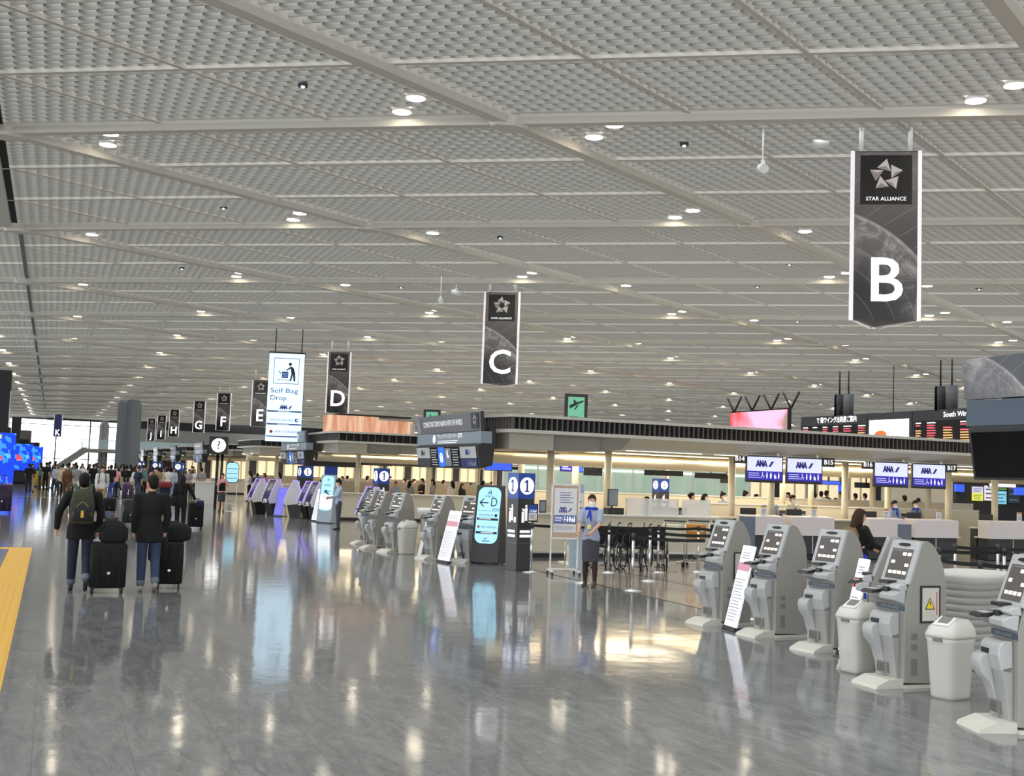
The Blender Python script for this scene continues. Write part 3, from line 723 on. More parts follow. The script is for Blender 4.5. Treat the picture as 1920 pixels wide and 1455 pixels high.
# ---- green lit glass office and shops seen behind
M_gl = mat('green_office_glass', (.55, .72, .64), .1, alpha=.75, emit=(.5, .72, .6), es=.18)
t = thing('glass_office', 'green-tinted glass office front behind the near island', 'glass partition', (20.2, 37.5, 0))
MB().box(-5.2, 5.2, 0, .05, 1.0, 2.9, M_gl).build('glazing', t)
b = MB()
for q in range(9): b.box(-5.2+q*1.3-.03, -5.2+q*1.3+.03, -.03, .08, 0, 2.9, M_white)
b.box(-5.2, 5.2, -.02, .07, 2.2, 2.26, M_strip); b.build('frame', t); MB().box(-5.2, 5.2, .0, .1, 0, 1.0, M_cream).build('dado', t)
def backdrop_wall(x0, x1, y, z0, z1, lab, mt, parts=None):
    t = thing('shop_front', lab, 'shop front', ((x0+x1)/2, y, 0)); w_ = (x1-x0)/2
    MB().box(-w_, w_, 0, .2, 0, z1, mt).build('wall_panel', t)
    if parts: parts(t, w_)
    return t
M_warmw = mat('warm_wall_self_glow', srgb(240, 226, 190), .5, emit=srgb(250, 232, 190), es=.65)  # self-glow stands in for light on the walls, brightens the dim background
def posters(t, w_):
    cols = [('poster_violet', (210, 205, 235)), ('poster_yellow', (228, 232, 90)), ('poster_green', (90, 140, 70)), ('poster_sky', (130, 205, 235)), ('poster_dark', (40, 52, 60)), ('poster_white', (225, 220, 235))]
    lay = [(-1.25, 1.9, .55, .25, 0), (-1.25, 1.6, .55, .3, 1), (-.62, 1.62, .55, .58, 5), (.0, 2.05, .5, .3, 2), (.0, 1.5, .5, .5, 3), (.6, 1.55, .6, .75, 4)]
    for x, z, w2, h2, c in lay:
        n, rgb = cols[c]; mm = mat(n, srgb(*rgb), .4, emit=srgb(*rgb), es=.7)
        o = MB().box(x, x+w2, -.04, -.01, z, z+h2, mm).build('lit_poster', t)
        b = MB(); b.bars(x+.05, x+w2-.05, z+.04, z+h2-.04, 3, M_print, y=-.045, fill=.3); b.build('poster_print', o)
backdrop_wall(32.5, 36.5, 34.0, 0, 2.75, 'dark shop front with a cluster of bright coloured posters', M_dark, posters)
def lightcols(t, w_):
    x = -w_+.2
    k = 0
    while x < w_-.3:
        MB().box(x, x+.42, -.03, -.005, .9, 2.7, M_warmw if k % 3 else M_dark).build('glow_panel', t); x += .55; k += 1
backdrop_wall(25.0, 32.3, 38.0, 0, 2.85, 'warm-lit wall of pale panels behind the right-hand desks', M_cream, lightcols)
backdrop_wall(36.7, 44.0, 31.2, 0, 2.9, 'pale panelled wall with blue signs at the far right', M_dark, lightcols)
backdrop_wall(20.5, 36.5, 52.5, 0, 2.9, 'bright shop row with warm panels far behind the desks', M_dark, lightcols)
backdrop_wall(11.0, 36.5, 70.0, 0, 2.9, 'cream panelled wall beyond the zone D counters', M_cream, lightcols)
backdrop_wall(10.5, 30.0, 87.5, 0, 2.7, 'cream panelled wall beyond the zone E counters', M_cream, lightcols)
backdrop_wall(10.5, 30.0, 105.0, 0, 2.7, 'cream panelled wall beyond the zone F counters', M_cream, lightcols)
for q, (px, py, Y) in enumerate(((1800, 915, 33.93), (1912, 921, 31.13), (1580, 915, 37.93))):
    p = atY(px, py, Y); b = MB(); b.box(-.2, .2, -.02, .09, -.14, .14, M_scr2); o = b.build('blue_sign'); o.location = (p.x, Y, p.z)
    tag(o, ['small blue lit sign left of the coloured posters', 'small blue lit sign at the far right edge wall', 'small blue lit sign behind the middle of the desks'][q], 'sign')

# ---- green departure pictogram signs on the canopy roofs, copper-lit box
M_green = mat('departure_green', srgb(104, 172, 140), .4, emit=srgb(104, 172, 140), es=.5)
def depart(px0, px1, ptop, pbot, Y, lab):
    A = atY(px0, ptop, Y); B = atY(px1, pbot, Y); w_ = (B.x-A.x)*.92; zc = 3.37; h_ = A.z-zc
    t = thing('departure_sign', lab, 'sign', ((A.x+B.x)/2, Y, zc), face(-.3, -1))
    MB().box(-w_/2, w_/2, 0, .12, 0, h_, M_black).build('box_frame', t)
    b = MB(); m_ = w_*.14; b.rect(-w_/2+m_, w_/2-m_, m_*.6, h_-m_, M_green)
    def P(u, v): return (-w_/2+m_+u*(w_-2*m_), -.004, m_*.6+v*(h_-1.6*m_))
    b.poly([P(.14, .62), P(.26, .60), P(.92, .80), P(.94, .86), P(.86, .86), P(.30, .72)], M_txtk)
    b.poly([P(.10, .50), P(.50, .66), P(.42, .70), P(.08, .66)], M_txtk); b.poly([P(.52, .66), P(.38, .46), P(.46, .46), P(.66, .70)], M_txtk); b.poly([P(.36, .72), P(.30, .90), P(.38, .88), P(.54, .78)], M_txtk)
    b.rect(*[P(.08, 0)[0], P(.62, 0)[0], P(0, .14)[2], P(0, .18)[2]], M_txtk, y=-.004); b.build('pictogram_face', t)
depart(1060, 1101, 737, 781, 27.0, 'square green departures pictogram sign standing on the near canopy')
depart(794, 826, 767, 790, 45.0, 'green departures pictogram sign on the middle canopy, half hidden by the overhead board')
M_cop = bpy.data.materials.new('copper_curtain'); M_cop.use_nodes = True; nt = M_cop.node_tree; bb = nt.nodes['Principled BSDF']
tc = nt.nodes.new('ShaderNodeTexCoord'); mp = nt.nodes.new('ShaderNodeMapping'); mp.inputs['Scale'].default_value = (3.2, 1, .35); nz = nt.nodes.new('ShaderNodeTexNoise'); nz.inputs['Scale'].default_value = 1.6; nz.inputs['Detail'].default_value = 3
crp = nt.nodes.new('ShaderNodeValToRGB'); crp.color_ramp.elements[0].position = .35; crp.color_ramp.elements[0].color = (*srgb(196, 132, 100), 1); crp.color_ramp.elements[1].position = .68; crp.color_ramp.elements[1].color = (*srgb(244, 200, 170), 1)
nt.links.new(tc.outputs['Object'], mp.inputs[0]); nt.links.new(mp.outputs[0], nz.inputs['Vector']); nt.links.new(nz.outputs['Fac'], crp.inputs[0]); nt.links.new(crp.outputs[0], bb.inputs['Base Color']); bb.inputs['Roughness'].default_value = .4
nt.links.new(crp.outputs[0], bb.inputs['Emission Color']); bb.inputs['Emission Strength'].default_value = .45
A = atY(617, 812, 46); B = atY(775, 812, 46)
t = thing('copper_light_box', 'copper-coloured backlit box standing on the middle canopy', 'light box', ((A.x+B.x)/2, 46, 3.37)); w_ = (B.x-A.x)/2
MB().box(-w_, w_*.15, 0, 1.2, 0, .80, M_cop).box(w_*.15, w_, .15, 1.2, 0, .68, M_cop).build('glowing_skin', t); MB().box(-w_*.8, w_*.95, .1, 1.2, .80, .88, M_black).build('dark_cap', t)
MB().box(w_-.1, w_+.05, -.05, .2, 0, .6, M_fasc).build('end_post', t)

# ---- far LED wall and flight boards, parallel to the hall
def xwall(t, X): pass
M_led = bpy.data.materials.new('led_video_pink'); M_led.use_nodes = True; nt = M_led.node_tree; bb = nt.nodes['Principled BSDF']
tc = nt.nodes.new('ShaderNodeTexCoord'); nz = nt.nodes.new('ShaderNodeTexNoise'); nz.inputs['Scale'].default_value = .55; nz.inputs['Detail'].default_value = 3
sp = nt.nodes.new('ShaderNodeSeparateXYZ'); nt.links.new(tc.outputs['Object'], sp.inputs[0]); nt.links.new(tc.outputs['Object'], nz.inputs['Vector'])
ma = nt.nodes.new('ShaderNodeMath'); ma.operation = 'MULTIPLY_ADD'; ma.inputs[1].default_value = .11; nt.links.new(sp.outputs['X'], ma.inputs[0]); nt.links.new(nz.outputs['Fac'], ma.inputs[2])
crp = nt.nodes.new('ShaderNodeValToRGB'); e = crp.color_ramp.elements; e[0].position = .12; e[0].color = (*srgb(235, 70, 70), 1); e[1].position = .42; e[1].color = (*srgb(240, 175, 205), 1)
x_ = e.new(.75); x_.color = (*srgb(232, 170, 200), 1); x_ = e.new(.92); x_.color = (*srgb(150, 120, 115), 1)
nt.links.new(ma.outputs[0], crp.inputs[0]); nt.links.new(crp.outputs[0], bb.inputs['Emission Color']); nt.links.new(crp.outputs[0], bb.inputs['Base Color']); bb.inputs['Emission Strength'].default_value = 1.0
t = thing('video_wall', 'large pink and red LED video screen above the canopy with V-shaped hangers', 'video screen', (38.0, 55.4, 5.0), face(-1, 0))
MB().box(-2.95, 2.95, .02, .15, -1.4, 1.28, M_black).build('casing', t)
b = MB(); b.rect(-2.9, 2.85, -1.3, 1.20, M_led, y=-.0); b.build('led_face', t)
for q in range(4):
    x = -2.8+q*1.9; b = MB(); b.cyl((x, .2, 1.25), (x-.75, .2, 2.15), .06, M_black, n=6); b.cyl((x, .2, 1.25), (x+.75, .2, 2.15), .06, M_black, n=6); b.build('v_hanger', t)
MB().box(2.88, 3.02, 0, .15, -5.0, 1.3, M_black).box(-2.9, -2.7, .1, .4, -5.0, -1.3, M_black).build('support_post', t)
M_fid = mat('board_casing', srgb(62, 66, 72), .45); M_rows = [mat('row_red', (.8, .1, .15), .5, emit=(1, .16, .22), es=.6), mat('row_orange', (.8, .5, .2), .5, emit=(1, .5, .2), es=.6), mat('row_pink', (.8, .2, .4), .5, emit=(1, .2, .5), es=.6), mat('row_green', (.1, .6, .4), .5, emit=(.1, .7, .45), es=.6)]
def flight_board(Y0, Y1, lab, title, red=True):
    W_ = (Y1-Y0)/2; t = thing('flight_board', lab, 'flight information board', (38.0, (Y0+Y1)/2, 4.75), face(-1, 0))
    MB().box(-W_, W_, 0, .5, -1.5, .95, M_fid).build('casing', t)
    MB().rect(-W_+.08, W_-.08, -1.3, .45, M_black, y=-.004).build('display_panel', t)
    b = MB(); b.text(title, .34, .3, .70, M_lit, y=-.01, width=W_*1.2); b.build('title_lettering', t)
    b = MB(); rr = random.Random(len(title)); 
    cx = -W_+.2
    while cx < W_-.6:
        wc = rr.choice((.5, .8, .6, .9))
        for r in range(10):
            if rr.random() < .85: b.quad((cx, -.008, .38-.12*r), (cx+wc*.75*rr.uniform(.6, 1), -.008, .38-.12*r), (cx+wc*.75, -.008, .32-.12*r), (cx, -.008, .32-.12*r), M_txtw if r == 0 else M_rows[0 if r < 3 else rr.choice((0, 1, 2, 3) if cx > 0 else (1, 0, 1))])
        cx += wc+.25
    b.build('flight_rows', t)
    b = MB(); xx = {0: .6, 1: -2.4}[int(Y0 < 40)]
    for q in (-.36, .36): b.cyl((xx+q, .25, .9), (xx+q, .25, 2.05), .27, mat('hanger_grey', srgb(92, 94, 98), .4), n=14); b.cyl((xx+q, .25, 2.0), (xx+q, .25, cz(38)-4.75), .04, M_dark, n=8); b.build('hanger_column', t)
    return t
flight_board(45.9, 51.3, 'dark flight board with a Japanese heading, left of the white screen', 'で 南ウイング出発便ご案内')
flight_board(34.0, 42.6, 'dark flight board headed South Wing Departures, right of the white screen', 'South Wing Departures      大韓航空')
t = thing('advertising_screen', 'white lit advertising screen between the two flight boards', 'screen', (38.0, 44.25, 4.75), face(-1, 0))
MB().box(-1.6, 1.6, 0, .5, -1.5, .95, M_fid).build('casing', t); MB().cyl((.0, .25, .9), (.0, .25, cz(38)-4.75), .03, M_dark, n=8).build('hanger_rod', t)
b = MB(); b.rect(-1.45, 1.4, -1.0, .6, mat('bright_white_screen', (1, 1, 1), .4, emit=(1, 1, 1), es=1.3), y=-.005)
b.poly([(-.6+.45*math.cos(a*PI/10), -.01, -.15+.22*math.sin(a*PI/10)-(.1 if a > 10 else 0)) for a in range(20)], mat('food_orange', srgb(225, 120, 60), .5, emit=srgb(225, 120, 60), es=.5)); b.build('screen', t)

# ================================================================== HANGING ZONE SIGNS
M_art = planet_mat('zone_sign_artwork', -1.30, -.467, 2.35, base0=(.17, .15, .15), base1=(.008, .007, .007), z0=.5, z1=2.4) 
M_sq = mat('logo_square_black', (.012, .011, .011), .3)
M_edge = mat('sign_edge_white', (.8, .78, .8), .4, emit=(.95, .9, .95), es=.35)
def zone_sign(letter, px, py, Y, lab, blue=False):
    p = atY(px, py, Y); H = 2.75; zb = p.z-H; zb = min(zb, cz(p.x)-H-.12)
    t = thing('zone_sign', lab, 'hanging sign', (p.x, Y, zb), face(-.5, -C30))
    w_ = .52
    b = MB(); ap = (0, .95)
    b.prism([(-w_, .012), (w_, .012), ap], 0.02, H, M_dark, 'z'); b.build('prism_body', t)
    o = MB().quad((-w_+.03, 0, .02), (w_-.03, 0, .02), (w_-.03, 0, H-.02), (-w_+.03, 0, H-.02), M_art if not blue else M_k).build('face_artwork', t)
    b = MB()
    for s in (-1, 1): b.box(s*w_-.03, s*w_+.03, -.012, .03, 0, H, M_edge)
    b.cyl((ap[0], ap[1], 0), (ap[0], ap[1], H), .03, M_edge, n=8)
    b.add([(-w_, 0, .0), (-w_+.1, 0, -.012), (-.03, .9, -.012), (-.09, .95, 0)], [(0, 1, 2, 3)], M_edge); b.add([(w_, 0, 0), (w_-.1, 0, -.012), (.03, .9, -.012), (.09, .95, 0)], [(0, 1, 2, 3)], M_edge)
    b.build('edge_trim', t)
    if not blue:
        b = MB(); b.rect(-.40, .40, H-.87, H-.07, M_sq, y=-.004); star_logo(b, 0, H-.40, .27, y=-.010); b.text('STAR ALLIANCE', .085, 0, H-.785, M_txtw, y=-.010, width=.62, bold=.001); b.build('logo_square', t)
    b = MB(); b.text(letter, 1.0, 0.0, .62 if not blue else .5, M_lit, y=-.012, bold=.010, cond=1.0); b.build('zone_letter', t)
    b = MB()
    for s in (-1, 1): b.cyl((s*.38, .06, H), (s*.38, .06, cz(p.x)-zb+.05), .04, M_white, n=10)
    b.build('hanger_rod', t)
    return t
M_k = mat('zone_sign_indigo', srgb(62, 66, 120), .5)
ys = [14.2, 31.0, 49.6, 67.5, 84.5, 101.0, 119.0, 134.0, 146.0]
pxs = [(1662, 283), (942, 548), (637, 660), (490, 713), (421, 737), (375, 752), (328, 768), (304, 779), (285, 785)]
for l_, y_, (px, py) in zip('BCDEFGHIJ', ys, pxs):
    zone_sign(l_, px, py, y_, 'hanging triangular zone sign lettered %s with a star logo and globe artwork' % l_)
zone_sign('K', 110, 776, 150, 'far hanging zone sign lettered K, indigo, in front of the bright windows', blue=True)
# ceiling spot projectors near the signs
def projector(px, py, Y, lab, r=0):
    p = atY(px, py, Y); t = thing('ceiling_spotlight', lab, 'spotlight', (p.x, Y, p.z), r)
    MB().cyl((0, 0, .06), (0, 0, cz(p.x)-p.z+.02), .016, M_white, n=8).build('drop_rod', t)
    MB().cyl((0, -.13, -.02), (0, .13, .06), .075, M_white, n=16).build('lamp_head', t); MB().box(-.03, .03, -.03, .03, .05, .16, M_white).build('yoke', t)
projector(1539, 272, 15.4, 'white spotlight hanging on a rod left of the B zone sign, the higher one', .8)
projector(1430, 318, 15.2, 'white spotlight hanging on a rod, far left of the B zone sign, lower one', -.4)
projector(826, 565, 31.4, 'small white spotlight hanging left of the C zone sign, lower one', -.3)
projector(855, 550, 32.5, 'small white spotlight hanging just left of the C zone sign', .8)
M_glint = mat('spot_glint', (1, 1, 1), .3, emit=(1, 1, 1), es=4)  # glowing material, paints a glint onto each black fitting
for k, (px, py) in enumerate(((568, 160), (419, 389), (341, 503), (938, 445), (752, 538), (1283, 271), (1480, 495), (1495, 602), (1836, 541), (1903, 417), (1420, 537))):
    d = ray(px, py); t_ = HC/(d.z-SLOPE*d.x); X, Y = d.x*t_, d.y*t_
    t = thing('ceiling_fitting', 'small round black ceiling fitting with a bright glint in the louvres', 'ceiling fitting', (X, Y, cz(X)), group='black ceiling fittings')
    MB().cyl((0, 0, -.02), (0, 0, .05), .075, M_dark, n=14).build('housing', t); MB().ball((0, 0, -.025), .03, .03, .02, M_glint, n=8, m=5).build('painted_glint', t)

# big hanging LED sign
p = atY(539, 660, 46.5); H = 3.72; W_ = 1.46
t = thing('self_bag_drop_display', 'tall bright hanging display reading Self Bag Drop with a porter pictogram', 'hanging display', (p.x, 46.5, p.z-H), face(-.3, -1))
M_led2 = mat('led_pale_blue', (.7, .85, .95), .4, emit=srgb(196, 232, 255), es=.98)
MB().box(-W_/2, W_/2, .0, .16, 0, H, M_dark).box(-W_/2-.01, W_/2+.01, -.01, .17, H-.07, H, M_black).build('casing', t)
b = MB(); b.rect(-W_/2+.01, W_/2-.01, .01, H-.07, M_led2, y=-.004)
b.build('led_face', t)
M_li = mat('print_indigo', srgb(60, 70, 150), .5); 
b = MB(); z0 = H-1.33; 
for a, c, e_, f in ((-.52, .52, z0, z0+.025), (-.52, .52, z0+1.05, z0+1.075), (-.52, -.5, z0, z0+1.05), (.5, .52, z0, z0+1.05)): b.rect(a, c, e_, f, M_li, y=-.008)
porter(b, .1, z0+.12, .78, y=-.010, mt=M_txtb if False else mat('print_midnight', srgb(30, 34, 70), .5)); b.build('pictogram', t)
b = MB(); b.text('Self Bag', .27, -.62, H-1.62, M_txtb, y=-.01, align='LEFT', width=1.12); b.text('Drop', .27, -.62, H-1.92, M_txtb, y=-.01, align='LEFT', width=.66)
ana_logo(b, .05, H-2.30, .16, y=-.01); b.rect(-W_/2+.03, W_/2-.03, H-2.50, H-2.44, M_li, y=-.008); b.bars(-.25, .3, H-2.49, H-2.45, 1, M_txtw, y=-.012)
b.text('AIR NEW ZEALAND', .12, -.1, H-2.83, M_li, y=-.01, width=.95); b.disc(.52, H-2.82, .08, M_li, y=-.008, n=14); b.disc(.54, H-2.82, .04, M_led2, y=-.010, n=12)
b.rect(-W_/2+.03, W_/2-.03, H-3.03, H-2.97, M_li, y=-.008); b.bars(-.25, .3, H-3.02, H-2.98, 1, M_txtw, y=-.012)
b.disc(-.5, H-3.31, .07, M_red, y=-.008, n=8); b.text('AIR CANADA', .13, .15, H-3.31, M_li, y=-.01, width=1.0); b.rect(-W_/2+.03, W_/2-.03, H-3.53, H-3.48, M_li, y=-.008)
b.build('lettering', t)
b = MB(); b.cyl((-.5, .08, H), (-.5, .08, cz(p.x)-p.z+H), .022, M_black, n=8); b.cyl((.58, .08, H), (.58, .08, cz(p.x)-p.z+H), .022, M_black, n=8); b.build('hanger_rod', t)

# ---- overhead information boards at the island ends, facing the concourse
M_art2 = planet_mat('board_artwork', -2.75, -.9, 1.5, base0=(.06, .064, .08), base1=(.06, .064, .08), z0=0, z1=1)
M_art3 = planet_mat('board_artwork_small', -3.6, -.5, 1.5, base0=(.16, .16, .18), base1=(.14, .14, .16), z0=0, z1=1)
M_band2 = mat('board_band_grey', srgb(136, 148, 158), .4); M_mon = mat('monitor_off', (.004, .004, .006), .12)
def info_board(Ya, Yb, X, letter, lab, blank=False):
    Lh = (Yb-Ya)/2; z0 = 2.05
    t = thing('overhead_information_board', lab, 'information board', (X, (Ya+Yb)/2, z0), face(-1, 0))
    b = MB(); b.prism([(-.02, .90), (-.06, 1.36), (.02, 1.36), (.06, .90)], -Lh, Lh, M_dark, 'x'); b.build('top_panel_case', t)
    o = MB().quad((-Lh, -.0, 0), (Lh, -.0, 0), (Lh, -.0, .46), (-Lh, -.0, .46), M_art2 if blank else M_art3).build('artwork_panel', t); o.location = (0, -.03, .90); o.rotation_euler = (.085, 0, 0)
    MB().box(-Lh+.03, Lh, -.03, .25, .60, .885, M_ocean if blank else M_band2).build('title_band', t)
    MB().box(-Lh+.05, Lh-.05, -.0, .38, .565, .60, M_dark).build('lip', t)
    b = MB(); b.prism([(.0, .0), (-.09, .56), (.34, .56), (.30, .08)], -Lh+.12, Lh-.03, M_black, 'x'); b.build('monitor_housing', t)
    b = MB(); b.box(-Lh+.3, Lh-.1, .22, .38, .62, .95, M_black).build('rear_box', t)
    b = MB(); 
    if blank: b.box(Lh-.9, Lh-.8, .25, .35, .9, cz(X)-z0, M_dark); b.build('hanger_post', t)
    mons = MB(); det = MB(); n = 4; wm = (2*Lh-.3)/n
    M_ = Matrix.Translation((0, -.004, 0)) @ Matrix.Rotation(.16, 4, 'X')
    det.T = M_; mons.T = M_
    for k in range(n):
        x0 = -Lh+.16+k*wm; x1 = x0+wm-.03; mons.rect(x0, x1, .03, .53, M_mon, y=-.004)
        if not blank:
            if k == 1:
                det.rect(x0+wm*.55, x1, .03, .53, M_blue2, y=-.008); det.disc(x0+wm*.76, .26, .13, M_litsoft, y=-.012); numeral_one(det, x0+wm*.76, .26, .17, -.016, M_txtb)
                det.bars(x0+.06, x0+wm*.5, .05, .5, 7, M_print2, y=-.010, fill=.4)
            elif k == 2:
                det.rect(x0, x0+wm*.4, .05, .5, M_band2, y=-.008); counter_icon(det, x0+wm*.2, .25, .24, y=-.012); det.bars(x0+wm*.5, x1-.05, .05, .5, 7, M_print2, y=-.010, fill=.4)
            elif k == 3:
                det.rect(x0, x1, .25, .53, M_print2, y=-.008); ana_logo(det, (x0+x1)/2, .39, .12, y=-.012); det.rect(x0, x1, .03, .24, M_navy, y=-.008); people_icons(det, (x0+x1)/2-.1, x1-.04, .06, .2, y=-.012, mt=M_print2)
            else:
                det.rect(x0, x1, .25, .53, M_print2, y=-.008); ana_logo(det, (x0+x1)/2, .39, .12, y=-.012, mt=M_dark); det.rect(x0, x1, .03, .24, M_dark, y=-.008)
    mons.build('monitors', t)
    if not blank:
        det.build('monitor_content', t)
        b = MB(); b.text('CONNECTING TOKYO NARITA WITH THE WORLD', .2, -.3, .23, M_txtw, y=-.012, width=Lh*1.25); o = b.build('slogan_lettering', t); o.location = (0, -.04, .90); o.rotation_euler = (.085, 0, 0)
        b = MB(); b.rect(Lh-.62, Lh-.12, .05, .43, M_sq, y=-.010); star_logo(b, Lh-.37, .26, .14, y=-.014); o = b.build('logo_square', t); o.location = (0, -.04, .90); o.rotation_euler = (.085, 0, 0)
        b = MB(); b.disc(-Lh*.4, .745, .11, M_litsoft, y=-.034); b.text('%s' % letter, .15, -Lh*.4, .745, M_txtk, y=-.038); b.text('チェックインカウンター (国際)', .13, .25, .80, M_txtw, y=-.034, width=1.9); b.bars(-Lh*.4+.3, 1.0, .62, .71, 2, M_txtw, y=-.034, fill=.35); b.build('title_lettering', t)
    return t
M_blue2 = mat('screen_azure', srgb(40, 110, 225), .3, emit=srgb(40, 110, 225), es=.7); M_print2 = mat('dim_screen_text', (.3, .32, .32), .5, emit=(.55, .6, .6), es=.28)
info_board(4.9, 9.9, 9.6, 'B', 'large overhead board at the right edge, globe artwork above switched-off black monitors', True)
info_board(24.85, 29.85, 9.35, 'C', 'overhead board with a slogan, blue number 1 screen and dark monitors, mid-view')
info_board(44.6, 49.9, 9.35, 'D', 'smaller overhead board in front of the bottom of the Self Bag Drop display')
for k in range(3, 7): info_board(YB[k]+1.0, YB[k]+6.0, 9.35, letters[k], 'distant overhead board at the end of the zone %s counters' % letters[k])

# ================================================================== KIOSKS
def kiosk(label, loc, rotz, placard=False, group='grey self check-in kiosks'):
    t = thing('check_in_kiosk', label, 'kiosk', loc, rotz, group)
    prof = [(-.20, .05), (-.20, .80), (-.185, .87), (.00, 1.375), (.03, 1.405), (.08, 1.41), (.14, 1.375), (.22, 1.27), (.275, 1.13), (.30, .96), (.30, .03)]
    MB().prism(prof, -.20, .20, M_grey2, 'x').build('cabinet', t, bevel=.006)
    R = Matrix.Translation((0, -.185, .87)) @ Matrix.Rotation(-math.atan2(.185, .505), 4, 'X')     # slanted front plane
    b = MB(R); b.box(-.205, .205, -.03, .01, .12, .56, M_lgrey); sb_ = b.build('screen_bezel', t, bevel=.012)
    b = MB(R); b.rect(-.15, .15, .16, .47, M_scr, y=-.0335)
    for (u, v) in ((.55, .78), (.78, .78), (.10, .50), (.78, .42), (.10, .16), (.32, .16), (.54, .16), (.77, .16)):
        b.rect(-.15+.3*u, -.15+.3*u+.055, .16+.31*v, .16+.31*v+.032, M_key, y=-.0355)
    b.bars(-.13, .13, .44, .465, 1, M_vent, y=-.0355); b.build('screen', sb_)
    b = MB(R); b.poly([(.09*math.cos(2*PI*i/18), -.034, .515+.018*math.sin(2*PI*i/18)) for i in range(18)], M_black); b.build('top_slot', sb_)
    b = MB(); b.prism([(-.20, .80), (-.33, .84), (-.335, .89), (-.25, .925), (-.185, .93)], -.02, .20, M_lgrey, 'x'); b.prism([(-.20, .80), (-.31, .85), (-.30, .90), (-.19, .95)], -.20, -.02, M_grey, 'x'); b.build('shelf', t, bevel=.01)
    b = MB(); b.prism([(-.24, .925), (-.27, .95), (-.25, .985), (-.17, 1.0), (-.16, .93)], -.02, .19, M_lgrey, 'x'); cu_ = b.build('card_unit', t, bevel=.008)
    b = MB(); b.box(-.10, .04, -.272, -.16, .985, 1.015, M_black); b.box(-.01, .06, -.30, -.25, .915, .955, M_black); b.build('card_slot', cu_, bevel=.004)
    b = MB(); b.prism([(-.42, .885), (-.40, .915), (-.20, .935), (-.20, .90)], -.19, -.03, M_black, 'x'); b.box(-.165, -.055, -.36, -.26, .918, .93, M_lgrey); b.build('passport_reader', t, bevel=.006)
    b = MB(); b.box(-.20, .20, -.212, -.20, .735, .785, M_ocean); b.text('STAR ALLIANCE', .035, .0, .76, M_lgrey, y=-.2145, width=.26); b.build('nameplate', t)
    b = MB(); b.prism([(-.20, .45), (-.30, .47), (-.33, .60), (-.32, .68), (-.28, .715), (-.20, .72)], -.17, .13, M_lgrey, 'x'); pb_ = b.build('printer_box', t, bevel=.014)
    b = MB(); b.box(-.13, -.02, -.338, -.325, .60, .64, M_black); b.build('printer_slot', pb_)
    b = MB(); b.prism([(-.20, .07), (-.225, .08), (-.24, .20), (-.30, .36), (-.38, .44), (-.40, .52), (-.385, .575), (-.33, .60), (-.20, .60)], -.19, -.04, M_lgrey, 'x', smooth=True)
    b.prism([(-.20, .07), (-.235, .08), (-.25, .22), (-.275, .38), (-.30, .50), (-.20, .52)], -.04, .13, M_grey, 'x', smooth=True); tc_ = b.build('ticket_chute', t, bevel=.008)
    b = MB(); b.box(-.13, .03, -.262, -.235, .12, .22, M_vent); b.bars(-.12, .02, .13, .21, 5, M_black, y=-.264, fill=.3); b.build('chute_window', tc_)
    b = MB(); b.prism([(-.20, .0), (-.52, .0), (-.50, .03), (-.36, .085), (-.20, .085)], -.19, .19, M_foot, 'x'); b.box(-.22, .22, -.20, .34, 0, .03, M_foot); b.build('foot_plate', t)
    for s in (-1, 1):
        b = MB()
        for (y0, y1, z0, z1) in ((-.12, -.05, .46, .52), (-.12, -.05, .36, .42), (-.12, -.05, .12, .28)):
            b.box(*sorted((s*.2005, s*.2035)), y0, y1, z0, z1, M_vent)
        b.build('side_vent', t)
    if placard:
        b = MB(); b.box(.2025, .212, -.02, .22, .62, .98, M_black); o = b.build('warning_placard', t)
        b = MB(); b.box(.212, .2135, .0, .20, .64, .96, M_foot); M_ = lambda y, z: (.2145, y, z)
        b.poly([M_(.03, .75), M_(.15, .75), M_(.09, .87)], M_txtk); b.poly([(.216, .045, .76), (.216, .135, .76), (.216, .09, .855)], M_yel)
        b.box(.2145, .2155, .168, .178, .70, .92, M_red); b.poly([(.217, .086, .79), (.217, .094, .79), (.217, .096, .83), (.217, .084, .83)], M_txtk); b.build('placard_print', o)
    return t
def base_of(fl, fr, back=.30):
    """kiosk centre from the floor points of the front-left and front-right foot plate corners"""
    a, c = Vector(fl), Vector(fr); d = (c-a).normalized(); n = Vector((d.y, -d.x))
    n = n if n.dot(Vector((-1, -.3))) > 0 else -n; m = (a+c)/2-n*.52; return (m.x, m.y, 0), face(n.x, n.y)
K = [((8.10, 13.43), (8.14, 13.06), 'grey check-in kiosk with a warning placard, far left of the right-hand row', True),
     ((8.17, 12.32), (8.20, 11.94), 'grey check-in kiosk just right of the tall tilted white notice, second in the right-hand row', False),
     ((8.13, 11.13), (8.19, 10.76), 'grey check-in kiosk in the middle of the right-hand row, no bin or notice in front', False),
     ((7.41, 9.135), (7.40, 8.765), 'grey check-in kiosk with a warning placard beside a translucent bin', True),
     ((7.055, 7.385), (6.935, 6.995), 'largest and nearest grey check-in kiosk, cut by the right edge of the picture', False)]
for fl, fr, lab, pl in K:
    loc, r = base_of(fl, fr); kiosk(lab, loc, r, pl)
kiosk('grey check-in kiosk turned sideways behind the bin, seen edge-on', (8.28, 9.62, 0), face(-.75, .65))
for (fl, fr, lab) in (((8.03, 23.10), (8.29, 22.77), 'grey check-in kiosk facing the camera beside the black floor display'), ((7.56, 24.1), (7.67, 23.72), 'grey check-in kiosk in the far group, left of the tilted pink-banded notice'),
                      ((7.20, 25.95), (7.36, 25.6), 'grey check-in kiosk left of the round white cabinet in the far group'), ((7.10, 27.2), (7.14, 26.8), 'leftmost front kiosk of the far grey group, seen nearly from the side'), ((7.3, 28.9), (7.34, 28.5), 'rearmost grey kiosk of the far group, beside the violet-edged machine')):
    loc, r = base_of(fl, fr); kiosk(lab, loc, r)

